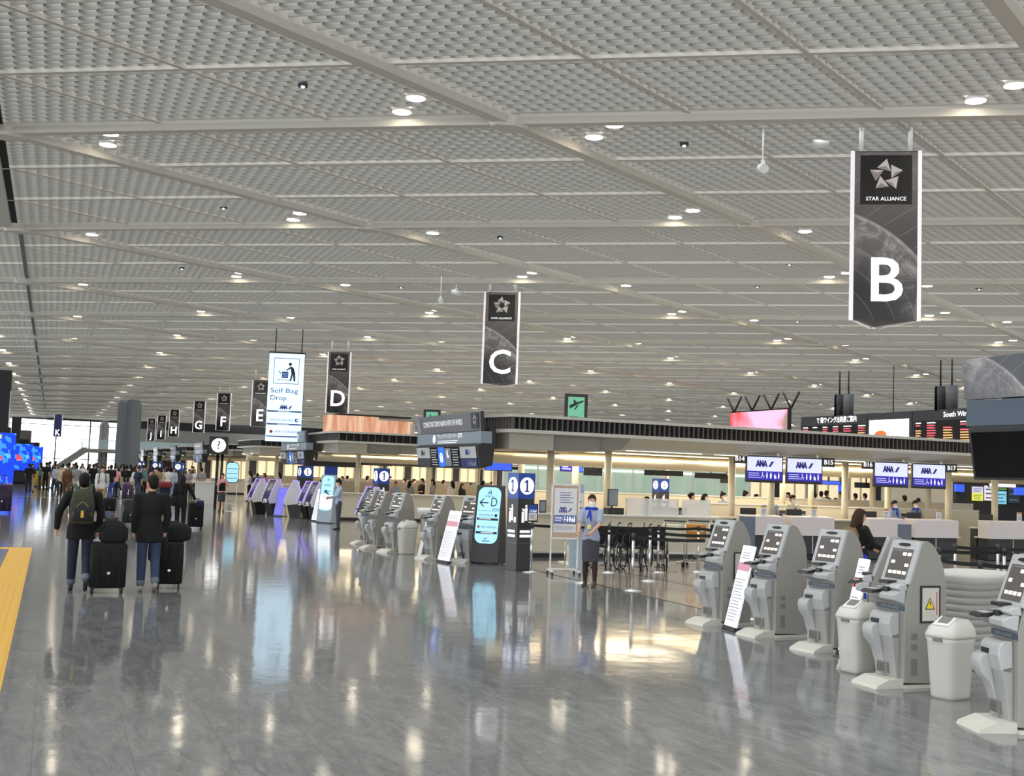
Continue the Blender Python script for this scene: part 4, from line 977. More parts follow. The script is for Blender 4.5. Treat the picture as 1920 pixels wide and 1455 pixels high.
# ---- bag drop machines with violet edge light
def bagdrop(lab, px, py, ang=0):
    p = gnd(px, py); t = thing('bag_drop_machine', lab, 'bag drop machine', (p.x, p.y, 0), face(-1, -.15)+ang, 'violet-edged bag drop machines')
    MB().prism([(-.10, 0), (-.22, .50), (.34, .55), (.26, 0)], -.24, .24, M_black, 'x').build('dark_pedestal', t)
    side = [(-.30, .48), (-.36, .62), (-.28, .86), (-.02, 1.42), (.10, 1.42), (.34, .90), (.34, .55)]
    for s in (-1, 1): MB().prism(side, *(sorted((s*.27, s*.31))), M_whitep, 'x').build('side_panel', t, bevel=.006)
    pts = [(s_*1, ) for s_ in ()]
    b = MB()
    for s in (-1, 1): b.tube([(s*.29, -.36, .62), (s*.29, -.28, .86), (s*.29, -.02, 1.43), (s*.29, .11, 1.43), (s*.29, .35, .90)], .016, M_vio, n=6)
    b.build('violet_edge_light', t)
    b = MB(); b.prism([(-.30, .50), (-.32, .62), (-.24, .86), (.02, 1.40), (.08, 1.40), (.30, .90), (.30, .55)], -.27, .27, M_black, 'x'); b.build('inner_body', t)
    b = MB(Matrix.Translation((0, -.245, .86)) @ Matrix.Rotation(-math.atan2(.26, .54), 4, 'X')); b.rect(-.2, .2, .12, .5, M_scr, y=-.008); b.bars(-.15, .15, .2, .42, 3, M_band2, y=-.012); b.build('screen', t)
    b = MB(); b.box(-.10, .12, -.36, -.30, .52, .66, M_whitep); b.box(-.05, .03, -.365, -.36, .56, .60, M_black); b.build('receipt_unit', t, bevel=.01)
    return t
for k, (px, py, a, lab) in enumerate(((482, 964, 0, 'bag drop machine farthest left in the violet-edged row'), (510, 967, .2, 'second bag drop machine from the left, dark side turned to the camera'), (548, 971, -.35, 'bag drop machine facing the camera left of the dark number 1 pillar'),
                                      (577, 973, 0, 'bag drop machine directly in front of the dark number 1 pillar'), (590, 975, .1, 'bag drop machine beside the pale leaning notice'), (692, 1003, 0, 'violet-edged machine just left of the far group of grey kiosks'))):
    bagdrop(lab, px, py, a)

# ---- translucent bins
def bin_(lab, px, py, s=1.0, rz=0, dx=.0):
    p = gnd(px, py); t = thing('recycling_bin', lab, 'bin', (p.x+dx, p.y+.18, 0), face(-1, -.2)+rz); t.scale = (s, s, s)
    b = MB(); b.rloft([(0, 0, .0, .125, .15), (0, 0, .03, .135, .165), (0, 0, .56, .165, .20), (0, 0, .60, .178, .213)], M_bin, e=.35); b.build('body', t)
    b = MB(); b.rloft([(0, 0, .60, .182, .218), (0, 0, .63, .182, .218), (0, .02, .70, .165, .195), (0, .05, .775, .10, .135)], M_bin, e=.4); b.build('lid', t)
    b = MB(); b.prism([(-.16, .715), (-.03, .79), (-.03, .80), (-.165, .725)], -.09, .09, M_whitep, 'x'); b.prism([(-.14, .735), (-.045, .80), (-.045, .803), (-.14, .738)], -.06, .06, M_vent, 'x'); b.build('lid_slot', t)
    MB().box(-.05, .05, -.222, -.205, .565, .60, M_vent).build('latch', t)
bin_('translucent white bin in front of the nearest kiosk at the right edge', 1809, 1316, .93); bin_('translucent white bin left of the kiosk with the warning placard', 1629, 1266, .93)
bin_('translucent white bin in the far kiosk group, left of the propped pale panel', 766, 1040)
p = gnd(790, 1043)
t = thing('propped_panel', 'pale narrow panel propped slantwise between the far bin and kiosk', 'panel', (p.x, p.y, 0), face(-.9, -.4))
MB().prism([(-.12, 0), (-.10, 0), (.16, .92), (.14, .93)], -.015, .10, M_whitep, 'x').build('panel_face', t); MB().prism([(.16, .9), (.17, .9), (.24, 0), (.22, 0)], .02, .05, M_steel, 'x').build('rear_strut', t)

# ---- tilted notices
def notice(lab, pfl, pfr, h, tilt, face_mt, band=None, lit=False, n=None):
    a, c = gnd(*pfl), gnd(*pfr); w_ = (c-a).length; d = (c-a).normalized(); nx, ny = d.y, -d.x
    if nx > 0: nx, ny = -nx, -ny
    t = thing('notice_stand', lab, 'notice stand', ((a.x+c.x)/2, (a.y+c.y)/2, 0), face(nx, ny))
    R = Matrix.Rotation(-tilt, 4, 'X'); b = MB(R); b.box(-w_/2, w_/2, 0, .02, .05, h, face_mt); b.build('board', t)
    b = MB(R); b.bars(-w_/2+.03, w_/2-.03, .12, h*.62, 14, M_print3, y=-.003, fill=.3, rnd=random.Random(h*9))
    if band: b.rect(-w_/2+.01, w_/2-.01, h*.70, h*.80, band, y=-.003)
    b.bars(-w_/2+.05, w_/2-.05, h*.84, h*.93, 3, M_print3, y=-.003, fill=.35); b.build('notice_print', t)
    b = MB(R); b.box(-w_/2, w_/2, -.02, .05, .0, .05, M_dark); b.build('foot_rail', t)
    b = MB(); zt = h*math.cos(tilt)*.85; yt = h*math.sin(tilt)*.85; b.cyl((0, yt+.03, zt), (0, yt+.30, .02), .012, M_black, n=6); b.box(-.02, .02, .05, .34+yt, .0, .02, M_black); b.build('rear_strut', t)
    return t
M_print3 = mat('print_pale_grey', (.45, .45, .5), .6)
M_litn = mat('notice_backlit', (.85, .86, .9), .4, emit=(.88, .92, 1), es=.42)
notice('tall narrow tilted white notice with a pink band between the first two kiosks', (1356, 1178), (1378, 1185), 1.13, .24, M_litn, M_pink)
notice('narrow tilted white notice with a pink band in the far kiosk group', (819, 1053), (840, 1057), 1.14, .24, M_litn, M_pink)
notice('white tilted notice mostly hidden behind the sideways kiosk', (1569, 1226), (1588, 1232), 1.13, .24, M_litn, M_red)
notice('violet tilted notice between two bag drop machines', (512, 968), (527, 969), 1.15, .22, mat('notice_violet', srgb(110, 110, 225), .4, emit=srgb(110, 110, 235), es=.5))
notice('pale blue tilted notice left of the pale floor display', (583, 977), (592, 978), 1.2, .2, M_litn)

# ---- floor standing digital displays
def floor_display(lab, fl, fr, H, tilt, frame, content, w_=None):
    a, c = Vector((*fl, 0)), Vector((*fr, 0)); w_ = w_ or (c-a).length; d = (c-a).normalized(); nx, ny = d.y, -d.x
    if nx > 0: nx, ny = -nx, -ny
    t = thing('floor_display', lab, 'digital display', ((a.x+c.x)/2, (a.y+c.y)/2, 0), face(nx, ny))
    R = Matrix.Rotation(-tilt, 4, 'X'); b = MB(R); b.box(-w_/2, w_/2, 0, .06, .04, H, frame); b.build('frame', t, bevel=.008)
    b = MB(); s = math.sin(tilt)*H; zt = math.cos(tilt)*H
    for q in (-1, 1): b.prism([(.05, .04), (s+.05, zt-.05), (s+.25, .04)], *sorted((q*(w_/2-.03), q*(w_/2-.005))), frame, 'x')
    b.box(-w_/2, w_/2, .05, .45+s*.3, .02, .05, frame); b.build('rear_support', t)
    b = MB()
    for x in (-w_/2+.06, w_/2-.06): b.cyl((x, .03, 0), (x, .03, .05), .02, M_black, n=8); b.cyl((x, .4, 0), (x, .4, .03), .02, M_black, n=8)
    b.build('feet', t)
    z0, z1 = H*.26, H*.975; r = w_*.24; pts = []
    for (cx, cz2, a0) in ((w_/2-.06-r, z1-r, 0), (-w_/2+.06+r, z1-r, 90), (-w_/2+.06+r, z0+r, 180), (w_/2-.06-r, z0+r, 270)):
        for k in range(7): an = math.radians(a0+15*k); pts.append((cx+r*math.cos(an), -.003, cz2+r*math.sin(an)))
    b = MB(R); b.poly(pts, M_cyan); b.build('lit_screen', t)
    b = MB(R); content(b, w_, z0, z1); b.build('screen_graphics', t)
    return t
M_ink = mat('ink_dark_blue', srgb(28, 34, 60), .5)
def contD(b, w_, z0, z1):
    h = z1-z0; y = -.006
    porter(b, 0, z0+h*.87, h*.095, y=y, mt=M_ink); b.text('Self Bag Drop', .07, 0, z0+h*.84, M_ink, y=y, width=w_*.34)
    yy = z0+h*.72; b.rect(-w_*.33, -w_*.02, yy-.012, yy+.012, M_ink, y=y)
    for s in (-1, 1): b.poly([(-w_*.35, y, yy), (-w_*.20, y, yy+s*h*.075), (-w_*.16, y, yy+s*h*.075), (-w_*.29, y, yy)], M_ink)
    b.text('D', .28, w_*.18, yy+.01, M_ink, y=y, width=w_*.22); b.text('ZONE', .07, w_*.28, yy-h*.115, M_ink, y=y); b.rect(-w_*.38, w_*.38, yy-h*.145, yy-h*.14, M_ink, y=y)
    b.text('AIR NEW ZEALAND', .055, -w_*.06, z0+h*.50, M_ink, y=y, width=w_*.52); b.disc(w_*.29, z0+h*.50, .035, M_ink, y=y, n=12)
    b.rect(-w_*.38, w_*.38, z0+h*.41, z0+h*.45, M_ink, y=y); b.bars(-w_*.3, w_*.3, z0+h*.418, z0+h*.446, 1, M_txtw, y=y-.002)
    b.disc(-w_*.30, z0+h*.29, .03, M_red, y=y, n=8); b.text('AIR CANADA', .06, w_*.07, z0+h*.29, M_ink, y=y, width=w_*.56)
    b.rect(-w_*.38, w_*.38, z0+h*.17, z0+h*.21, M_ink, y=y); b.bars(-w_*.2, w_*.25, z0+h*.178, z0+h*.205, 1, M_txtw, y=y-.002)
    b.poly([(-w_*.12, y, z0+h*.08), (0, y, z0+h*.08), (w_*.13, y, z0+h*.15), (w_*.02, y, z0+h*.10)], M_txtb); b.bars(-w_*.12, w_*.2, z0+h*.03, z0+h*.06, 1, M_txtb, y=y)
def contC(b, w_, z0, z1):
    h = z1-z0; y = -.006; porter(b, 0, z0+h*.86, h*.09, y=y, mt=M_ink); b.bars(-w_*.25, w_*.25, z0+h*.70, z0+h*.78, 2, M_ink, y=y, fill=.3); ana_logo(b, 0, z0+h*.55, .08, y=y)
    b.rect(-w_*.42, w_*.42, z0+h*.05, z0+h*.46, M_litsoft, y=y); b.bars(-w_*.3, w_*.3, z0+h*.35, z0+h*.43, 2, M_ink, y=y-.002, fill=.3)
floor_display('black slanted floor display with a left arrow to zone D', (8.44, 22.92), (8.90, 22.44), 1.70, .14, M_dark, contD, .66)
A, B = gnd(591, 980), gnd(621, 982)
floor_display('pale slanted floor display next to the attendant with a tablet', (A.x, A.y), (B.x, B.y), 1.72, .12, mat('display_frame_pale', srgb(160, 172, 190), .4), contC, .66)

# ---- number pillars
def pillar(lab, px, py, ang, s, H, num, qr=False, small=False):
    p = gnd(px, py); t = thing('number_pillar', lab, 'sign pillar', (p.x, p.y+.25, 0), ang); h = s/2
    MB().box(-h, h, -h, h, 0, H, M_dark).build('pillar_body', t, bevel=.004)
    for k in range(4):
        R = Matrix.Rotation(k*PI/2, 4, 'Z'); b = MB(R)
        b.rect(-h+.004, h-.004, H-.52, H-.004, M_blue, y=-h-.003)
        if not qr:
            b.disc(0, H-.26, .175, M_litsoft, y=-h-.006); numeral_one(b, 0, H-.26, .24, -h-.012, M_txtb)
        if not small:
            counter_icon(b, 0, H-1.0, .36, y=-h-.006); b.bars(-h+.06, h-.06, H-1.32, H-1.14, 2, M_txtw, y=-h-.006, fill=.6); b.rect(-h+.01, h-.01, H-1.42, H-1.41, M_vent, y=-h-.004)
        else: counter_icon(b, 0, H-.82, .24, y=-h-.006)
        b.build('printed_face', t)
    return t
az = 0.20
pillar('tall dark number 1 pillar with blue top beside the black floor display', 981, 1071, face(math.sin(az), -math.cos(az)), .40, 1.97, '1')
pillar('dark number 1 pillar with a blue top behind the far group of grey kiosks', 715, 990, face(.12, -1), .42, 2.0, '1')
pillar('dark number 1 pillar among the violet-edged bag drop machines', 571, 962, face(.2, -1), .52, 2.02, '1')
pillar('blue-topped pillar behind the pale floor display', 619, 968, face(.1, -1), .42, 2.02, '', qr=True)
p2 = atY(1238, 945, 27.8)
t = thing('number_pillar', 'small navy number 2 pillar standing behind the long counter', 'sign pillar', (p2.x, 27.8, 0), face(.1, -1))
MB().box(-.17, .17, -.17, .17, 0, 1.98, M_dark).build('pillar_body', t)
for k in range(4):
    b = MB(Matrix.Rotation(k*PI/2, 4, 'Z')); b.rect(-.165, .165, 1.62, 1.975, M_blue, y=-.173); b.disc(0, 1.80, .12, M_litsoft, y=-.176); b.text('2', .2, 0, 1.80, M_txtb, y=-.179); counter_icon(b, 0, 1.36, .18, y=-.176); b.bars(-.1, .1, 1.2, 1.3, 2, M_txtw, y=-.176); b.build('printed_face', t)
for k in range(3, 6):
    for q in range(2): 
        t = thing('number_pillar', 'distant blue number pillar at the end of the zone %s counters, %s' % (letters[k], ('nearer one', 'farther one')[q]), 'sign pillar', (7.6+q*.5, YB[k]-1+q*3, 0), face(-.2, -1))
        MB().box(-.26, .26, -.26, .26, 0, 2.0, M_dark).build('pillar_body', t); b = MB(); b.rect(-.255, .255, 1.45, 1.995, M_blue, y=-.264); b.disc(0, 1.72, .18, M_litsoft, y=-.268); numeral_one(b, 0, 1.72, .22, -.272, M_txtb); b.build('printed_face', t)

# ---- white framed notice board on wheels
p = gnd(1064, 1080); t = thing('mobile_notice_board', 'white-framed notice board on castors beside the masked attendant', 'notice board', (p.x, p.y+.2, 0), face(-.22, -1))
b = MB(); w_ = .285
for (x0, x1, z0, z1) in ((-w_, -w_+.03, .70, 1.78), (w_-.03, w_, .70, 1.78), (-w_, w_, 1.75, 1.78), (-w_, w_, .70, .73)): b.box(x0, x1, -.02, .02, z0, z1, M_white)
b.build('frame', t); MB().box(-w_+.03, w_-.03, -.005, .012, .73, 1.75, M_wood).build('backing_board', t)
b = MB(); b.rect(-.225, .225, .83, 1.70, M_paper, y=-.008)
b.rect(-.225, .225, 1.02, 1.17, M_blue, y=-.010); people_icons(b, -.02, .21, 1.04, 1.15, y=-.012); b.bars(-.2, -.05, 1.05, 1.14, 3, M_txtw, y=-.012, fill=.3); ana_logo(b, 0, 1.27, .085, y=-.012)
b.bars(-.12, .16, 1.40, 1.64, 5, M_txtb, y=-.012, fill=.3); b.rect(-.225, .225, 1.0, 1.02, M_ink, y=-.011); b.bars(-.2, .2, .88, .97, 4, M_print, y=-.012, fill=.3); b.build('poster', t)
MB().box(-w_+.03, w_-.03, -.016, -.014, .73, 1.75, mat('clear_sheet', (.95, .96, 1), .35, alpha=.08)).build('clear_cover', t)
b = MB()
for x in (-w_+.015, w_-.015): b.box(x-.014, x+.014, -.014, .014, .08, .70, M_white); b.box(x-.014, x+.014, -.26, .26, .07, .10, M_white)
b.box(-w_, w_, -.014, .014, .10, .13, M_white); b.cyl((.02, 0, .13), (.02, 0, .70), .012, M_steel, n=8); b.build('stand', t)
for x in (-w_+.015, w_-.015):
    for y in (-.24, .24): MB().cyl((x-.012, y, .035), (x+.012, y, .035), .035, M_rubber, n=12).build('castor', t)
p = gnd(1104, 1076); t = thing('leaflet_tower', 'pale blue and white leaflet tower behind the masked attendant', 'leaflet tower', (p.x+.05, p.y+.75, 0), face(-.1, -1))
MB().box(-.11, .11, -.11, .11, .0, 1.78, mat('tower_pale_blue', srgb(170, 190, 205), .4)).build('tower_body', t); b = MB(); b.rect(-.07, .10, .95, 1.6, M_paper, y=-.113); b.bars(-.05, .08, 1.0, 1.5, 4, M_txtb, y=-.116, fill=.2); b.build('leaflet_panel', t)
MB().box(-.2, .2, -.2, .2, 0, .02, M_steel).build('base_plate', t)

# ---- barrier posts with belts
def post(lab, loc, belt_to=None, two=False, sign=False):
    t = thing('barrier_post', lab, 'barrier post', (loc[0], loc[1], 0))
    b = MB(); b.loft([(0, 0, 0, .165, .165), (0, 0, .012, .165, .165), (0, 0, .03, .05, .05), (0, 0, .05, .03, .03)], M_steel, n=24); b.build('base_disc', t)
    MB().cyl((0, 0, .04), (0, 0, .90), .026, M_steel, n=14).build('tube', t); MB().cyl((0, 0, .88), (0, 0, .99), .034, M_dark, n=14).build('belt_head', t)
    if belt_to:
        for q, tgt in enumerate(belt_to):
            d = Vector((tgt[0]-loc[0], tgt[1]-loc[1], 0)); n = 8; vs = []; 
            for k in range(n+1):
                u = k/n; sag = -.02*math.sin(PI*u); p = d*u
                vs += [(p.x, p.y, .90+sag), (p.x, p.y, .955+sag)]
            nr = Vector((-d.y, d.x, 0)).normalized()*.004; v2 = [(x+nr.x, y+nr.y, z) for x, y, z in vs]; N = len(vs)
            b = MB(); b.add(vs+v2, [(2*k, 2*k+2, 2*k+3, 2*k+1) for k in range(n)]+[(N+2*k, N+2*k+1, N+2*k+3, N+2*k+2) for k in range(n)]+[(2*k, N+2*k, N+2*k+2, 2*k+2) for k in range(n)], M_blackm); b.build('belt', t, recalc=False)
    if sign:
        b = MB(); b.box(-.11, .11, -.012, .012, 1.0, 1.36, M_black); o = b.build('sign_holder', t)
        b = MB(); b.rect(-.09, .09, 1.03, 1.34, M_paper, y=-.014); b.rect(-.09, .09, 1.18, 1.34, M_blue, y=-.016); people_icons(b, -.08, .08, 1.19, 1.25, y=-.018); b.bars(-.07, .07, 1.06, 1.15, 4, M_print, y=-.016); b.disc(.06, 1.06, .02, M_yel, y=-.018, n=10); b.build('sign_print', o); t.rotation_euler.z = 0
    return t
P0 = gnd(995, 1073); Pw = gnd(1093, 1094); P3 = gnd(1140, 1074); P4 = gnd(1233, 1073); P5 = gnd(1308, 1073); P2 = gnd(1217, 1090); P1 = gnd(1185, 1108)
post('barrier post holding a small blue and white sign, in front of the number 1 pillar', P0, [P3], sign=True)
post('barrier post hidden behind the masked attendant', Pw, [P2])
post('barrier post just right of the masked attendant, rear line', P3, [P4]); post('barrier post in front of the wheelchairs, rear line middle', P4, [P5])
post('barrier post in front of the baggage carts, rear line right', P5, [gnd(1400, 1085)]); post('barrier post in the middle line in front of the wheelchairs', P2, [gnd(1330, 1100)]); post('nearest barrier post with its base disc clear on the grey and beige edge', P1, [gnd(1320, 1118)])
tops = [(1754, 1040), (1761, 1026), (1791, 1019), (1871, 1021), (1883, 1028), (1838, 1050), (1420, 1030), (1700, 1022)]
Q = [gnd(a, c, .99) for a, c in tops]; T_ = lambda px, py: gnd(px, py, .93)
post('barrier post behind the kiosk with the placard, left of a close pair', Q[0], [Q[5]]); post('barrier post behind the kiosk with the placard, right of a close pair', Q[1], [Q[7], Q[4]]); post('barrier post below the B17 desk', Q[2], [Q[3]])
post('left one of two barrier posts behind the nearest kiosk', Q[3], [T_(1925, 1030)]); post('right one of two barrier posts behind the nearest kiosk', Q[4], [T_(1930, 1045)]); post('barrier post rising behind the oval white desk', Q[5], [T_(1930, 1062)])
post('barrier post beside the tall slate board', Q[6], [T_(1560, 1040)]); post('barrier post behind the walking traveller with the brown backpack', Q[7], [T_(1560, 1028)])

# ---- slate boards, oval desk, trolley bits on the right
def slab(lab, px0, px1, py, H):
    a, c = gnd(px0, py), gnd(px1, py); t = thing('slate_board', lab, 'board', ((a.x+c.x)/2, (a.y+c.y)/2, 0), face(-.35, -1)); w_ = (c-a).length
    MB().box(-w_/2, w_/2, 0, .05, .02, H, mat('slate_grey', srgb(98, 106, 120), .5)).build('board_panel', t); MB().box(-w_/2-.03, w_/2+.03, -.12, .16, 0, .02, M_dark).build('foot', t)
slab('tall slate grey board standing behind the first two kiosks', 1386, 1412, 1112, 1.34)
slab('slate grey board standing in front of the B16 desk', 1686, 1706, 1098, 1.22)
M_corr = mat('corrugated_grey', srgb(150, 150, 146), .4)
pd = gnd(1822, 1072, 1.0); t = thing('oval_service_desk', 'oval white-topped desk with a ribbed grey body behind the nearest kiosk', 'desk', (pd.x, pd.y, 0), .35)
b = MB(); rings = []
for k in range(11): z = .04+.078*k; rings += [(0, 0, z, .50, .30), (0, 0, z+.068, .50, .30), (0, 0, z+.070, .496, .296), (0, 0, z+.076, .496, .296)]
b.rloft(rings, M_corr, e=.7, n=32); b.build('ribbed_body', t); b = MB(); b.rloft([(0, 0, .885, .50, .30), (0, 0, .96, .56, .36), (0, 0, 1.0, .58, .38)], M_whitep, e=.7, n=32); b.build('worktop', t); b = MB(); b.rloft([(0, 0, 0, .46, .27), (0, 0, .05, .46, .27)], M_dark, e=.7, n=32); b.build('plinth', t)
pd = gnd(820, 938, 1.0)
t = thing('round_white_cabinet', 'round white-topped cabinet behind the far grey kiosks', 'cabinet', (8.35, 25.2, 0)); MB().loft([(0, 0, 0, .28, .28), (0, 0, .95, .30, .30)], M_corr, n=28).build('body', t); MB().loft([(0, 0, .93, .38, .38), (0, 0, 1.05, .40, .40), (0, 0, 1.08, .39, .39)], M_whitep, n=28).build('top', t)
t = thing('floor_cable_ramp', 'low yellow and black striped floor block between the two nearest bins', 'floor block', (gnd(1752, 1262).x, gnd(1752, 1262).y, 0), .5); MB().box(-.12, .12, -.05, .05, 0, .06, M_yel).build('body', t); MB().box(-.05, 0, -.053, .053, 0, .063, M_black).build('stripe', t)
p = gnd(1515, 1192); t = thing('umbrella_rack', 'bundle of thin rods in a low rack behind the third kiosk', 'rack', (p.x+.2, p.y+.5, 0)); b = MB()
for q in range(9): b.cyl((-.15+.035*q, 0, .05), (-.15+.035*q+random.uniform(-.02, .02), .03, .86), .011, M_steel if q % 2 else M_foot, n=6)
b.build('rods', t); MB().box(-.2, .2, -.1, .1, 0, .05, M_dark).build('tray', t)

# ---- wheelchairs and carts behind the belts
def wheelchair(lab, px, py, rz):
    p = gnd(px, py); t = thing('wheelchair', lab, 'wheelchair', (p.x, p.y, 0), rz, 'parked wheelchairs')
    for s in (-1, 1):
        b = MB(); x = s*.28; b.tube([(x, .30*math.cos(2*PI*i/28), .31+.30*math.sin(2*PI*i/28)) for i in range(28)], .014, M_rubber, n=6, closed=True)
        b.tube([(x+s*.03, .26*math.cos(2*PI*i/28), .31+.26*math.sin(2*PI*i/28)) for i in range(28)], .006, M_steel, n=5, closed=True)
        for i in range(12): b.cyl((x, 0, .31), (x, .29*math.cos(2*PI*i/12), .31+.29*math.sin(2*PI*i/12)), .002, M_steel, n=3, caps=False)
        b.cyl((x-.02, 0, .31), (x+.02, 0, .31), .03, M_steel, n=10); b.build('rear_wheel', t)
        b = MB(); b.tube([(x-s*.03, -.42+.07*math.cos(2*PI*i/14), .08+.07*math.sin(2*PI*i/14)) for i in range(14)], .011, M_rubber, n=5, closed=True); b.cyl((x-s*.03, -.42, .08), (x-s*.03, -.36, .28), .01, M_steel, n=6); b.build('castor', t)
    b = MB()
    for s in (-1, 1):
        x = s*.23; b.tube([(x, .16, .10), (x, .16, .93), (x, .20, .97), (x, .32, .97)], .011, M_dark, n=6); b.tube([(x, .16, .48), (x, -.30, .48), (x, -.36, .44), (x, -.44, .14)], .011, M_dark, n=6)
        b.tube([(x, .16, .72), (x, -.20, .72), (x, -.24, .68), (x, -.26, .48)], .010, M_dark, n=6); b.tube([(x, .16, .20), (x, -.32, .22)], .010, M_dark, n=6)
    b.cyl((-.23, .1, .25), (.23, -.2, .46), .008, M_dark, n=6); b.cyl((.23, .1, .25), (-.23, -.2, .46), .008, M_dark, n=6); b.build('frame', t)
    MB().box(-.22, .22, -.28, .14, .46, .50, M_blackm).build('seat', t, bevel=.01); MB().box(-.22, .22, .145, .175, .50, .90, M_blackm).build('backrest', t, bevel=.01)
    for s in (-1, 1): MB().cyl((s*.23, .27, .97), (s*.23, .37, .97), .018, M_rubber, n=8).build('grip', t); MB().box(*sorted((s*.04, s*.22)), -.56, -.44, .10, .12, M_black).build('footrest', t)
for k, (px, py, lab) in enumerate(((1133, 1066, 'parked black wheelchair nearest the masked attendant'), (1160, 1067, 'parked black wheelchair second from the masked attendant'), (1192, 1069, 'parked black wheelchair directly behind the frontmost barrier post'), (1225, 1069, 'parked black wheelchair nearest the baggage cart'))):
    wheelchair(lab, px, py, -.55 if k % 2 else -.75)
def cart(lab, px, py, rz, box=None):
    p = gnd(px, py); t = thing('baggage_cart', lab, 'baggage cart', (p.x, p.y, 0), rz); b = MB()
    for s in (-1, 1): b.tube([(s*.25, .40, .12), (s*.22, -.42, .10), (s*.12, -.55, .12)], .014, M_steel, n=6); b.tube([(s*.26, .40, .12), (s*.26, .36, .60), (s*.26, .45, 1.02)], .014, M_steel, n=6)
    for k in range(5): b.cyl((-.22+k*.11, .38, .13), (-.18+k*.09, -.45, .11), .007, M_steel, n=5)
    b.cyl((-.26, .37, .55), (.26, .37, .55), .010, M_steel, n=6); b.cyl((-.26, .45, 1.02), (.26, .45, 1.02), .018, M_dark, n=8); b.build('frame', t)
    b = MB(); 
    for k in range(7): b.cyl((-.24+k*.08, .36, .60), (-.24+k*.08, .10, .66), .005, M_steel, n=4); 
    b.cyl((-.25, .10, .66), (.25, .10, .66), .008, M_steel, n=5); b.cyl((-.25, .10, .80), (.25, .10, .80), .008, M_steel, n=5); b.build('basket', t)
    for x, y in ((-.24, .38), (.24, .38), (0, -.5)): MB().cyl((x-.02, y, .06), (x+.02, y, .06), .06, M_rubber, n=12).build('wheel', t)
    if box: MB().box(-.2, .2, .14, .40, .62, .95, box).build('panel', t, bevel=.02)
cart('silver baggage cart with a cream panel behind the barrier belts', 1250, 1064, -.9, M_cream); cart('silver baggage cart with an amber panel behind the barrier belts', 1296, 1062, -.9, mat('amber_panel', srgb(205, 140, 50), .5))
p = gnd(1250, 1062); 
cart('dark-handled baggage cart nearest the first big kiosk', 1342, 1064, -.9, M_blackm)
t = thing('floor_wedge_sign', 'cream wedge-shaped floor scale behind the notice board', 'floor scale', (gnd(1075, 1058).x, gnd(1075, 1058).y, 0)); MB().prism([(-.25, 0), (.3, 0), (.3, .05)], -.25, .25, M_cream, 'x').build('ramp', t); MB().prism([(.1, .02), (.3, .05), (.3, .40)], -.04, .04, M_cream, 'x').build('riser', t)
# counter-top objects on the long counter
for k, (px, w_, h_, mt_, lab) in enumerate(((1022, .12, .30, M_paper, 'small framed picture card on the long counter beside the number 1 pillar'), (1160, .30, .14, M_black, 'black printer on the long counter right of the masked attendant'), (1178, .04, .0, M_black, ''))):
    if not lab: continue
    p = atY(px, 962, 24.75); t = thing('countertop_item' if k > 1 else ('picture_card' if k == 0 else 'desk_printer'), lab, 'card' if k == 0 else 'printer', (p.x, 24.9, 1.05))
    if k == 0:
        MB().box(-.09, .09, 0, .015, 0, .30, M_dark).build('frame', t); MB().rect(-.07, .07, .03, .27, M_band2, y=-.002).build('print', t)
    else:
        MB().box(-.22, .22, -.02, .26, 0, .16, M_black).build('body', t, bevel=.015); MB().box(-.15, .15, -.03, .0, .05, .09, M_dark).build('paper_slot', t)
p = atY(1150, 950, 24.9); t = thing('desk_computer_monitor', 'black computer monitor with a pale screen on the long counter', 'monitor', (p.x, 24.95, 1.05), face(.5, -1)); MB().box(-.2, .2, -.015, .015, .2, .62, M_black).build('monitor_panel', t); MB().rect(-.18, .18, .22, .60, M_band2, y=-.018).build('screen', t); MB().box(-.02, .02, 0, .03, 0, .22, M_black).box(-.1, .1, -.06, .08, 0, .015, M_black).build('monitor_stand', t)

# ---- question mark sign, info counter, small standing display (left middle)
p = atY(410, 835, 50); t = thing('information_sign', 'square black sign with a lit question mark on two posts', 'information sign', (p.x, 50, 0), face(-.15, -1))
MB().box(-.40, .40, 0, .40, p.z-.38, p.z+.38, M_black).build('sign_box', t); b = MB(); b.disc(0, p.z, .30, M_lit, y=-.006, n=32); b.text('?', .5, 0, p.z, mat('mark_grey', (.12, .13, .12), .5), y=-.012, bold=.008); b.build('question_mark_disc', t)
b = MB(); b.cyl((-.02, .2, 0), (-.02, .2, p.z-.36), .06, M_black, n=10); b.cyl((.18, .2, 0), (.18, .2, p.z-.36), .06, M_black, n=10); b.build('post', t)
p = gnd(397, 945); t = thing('information_counter', 'white waist-high counter below the question mark sign', 'counter', (p.x-.1, p.y+.6, 0)); MB().box(-.62, .30, 0, .5, 0, 1.02, mat('counter_white', srgb(214, 214, 214), .4)).build('body', t); MB().box(-.65, .33, -.03, .53, 1.02, 1.06, M_whitep).build('worktop', t)
p = atY(436, 886, 48.5); t = thing('standing_display', 'small pale blue rounded display on thin legs right of the question mark sign', 'digital display', (p.x, 48.5, 0), face(-.15, -1))
b = MB(); b.rloft([(0, 0, 0, .27, .44), (0, 0, .06, .27, .44)], M_black, e=.45); o = b.build('frame', t); o.rotation_euler = (PI/2, 0, 0); o.location = (0, .06, p.z)
b = MB(); b.rloft([(0, 0, 0, .245, .41), (0, 0, .008, .245, .41)], M_cyan, e=.45); o = b.build('lit_screen', t); o.rotation_euler = (PI/2, 0, 0); o.location = (0, .004, p.z)
b = MB(); 
for q in range(3): b.rect(-.22, .22, p.z-.25+q*.2, p.z-.23+q*.2, M_ink, y=-.012)
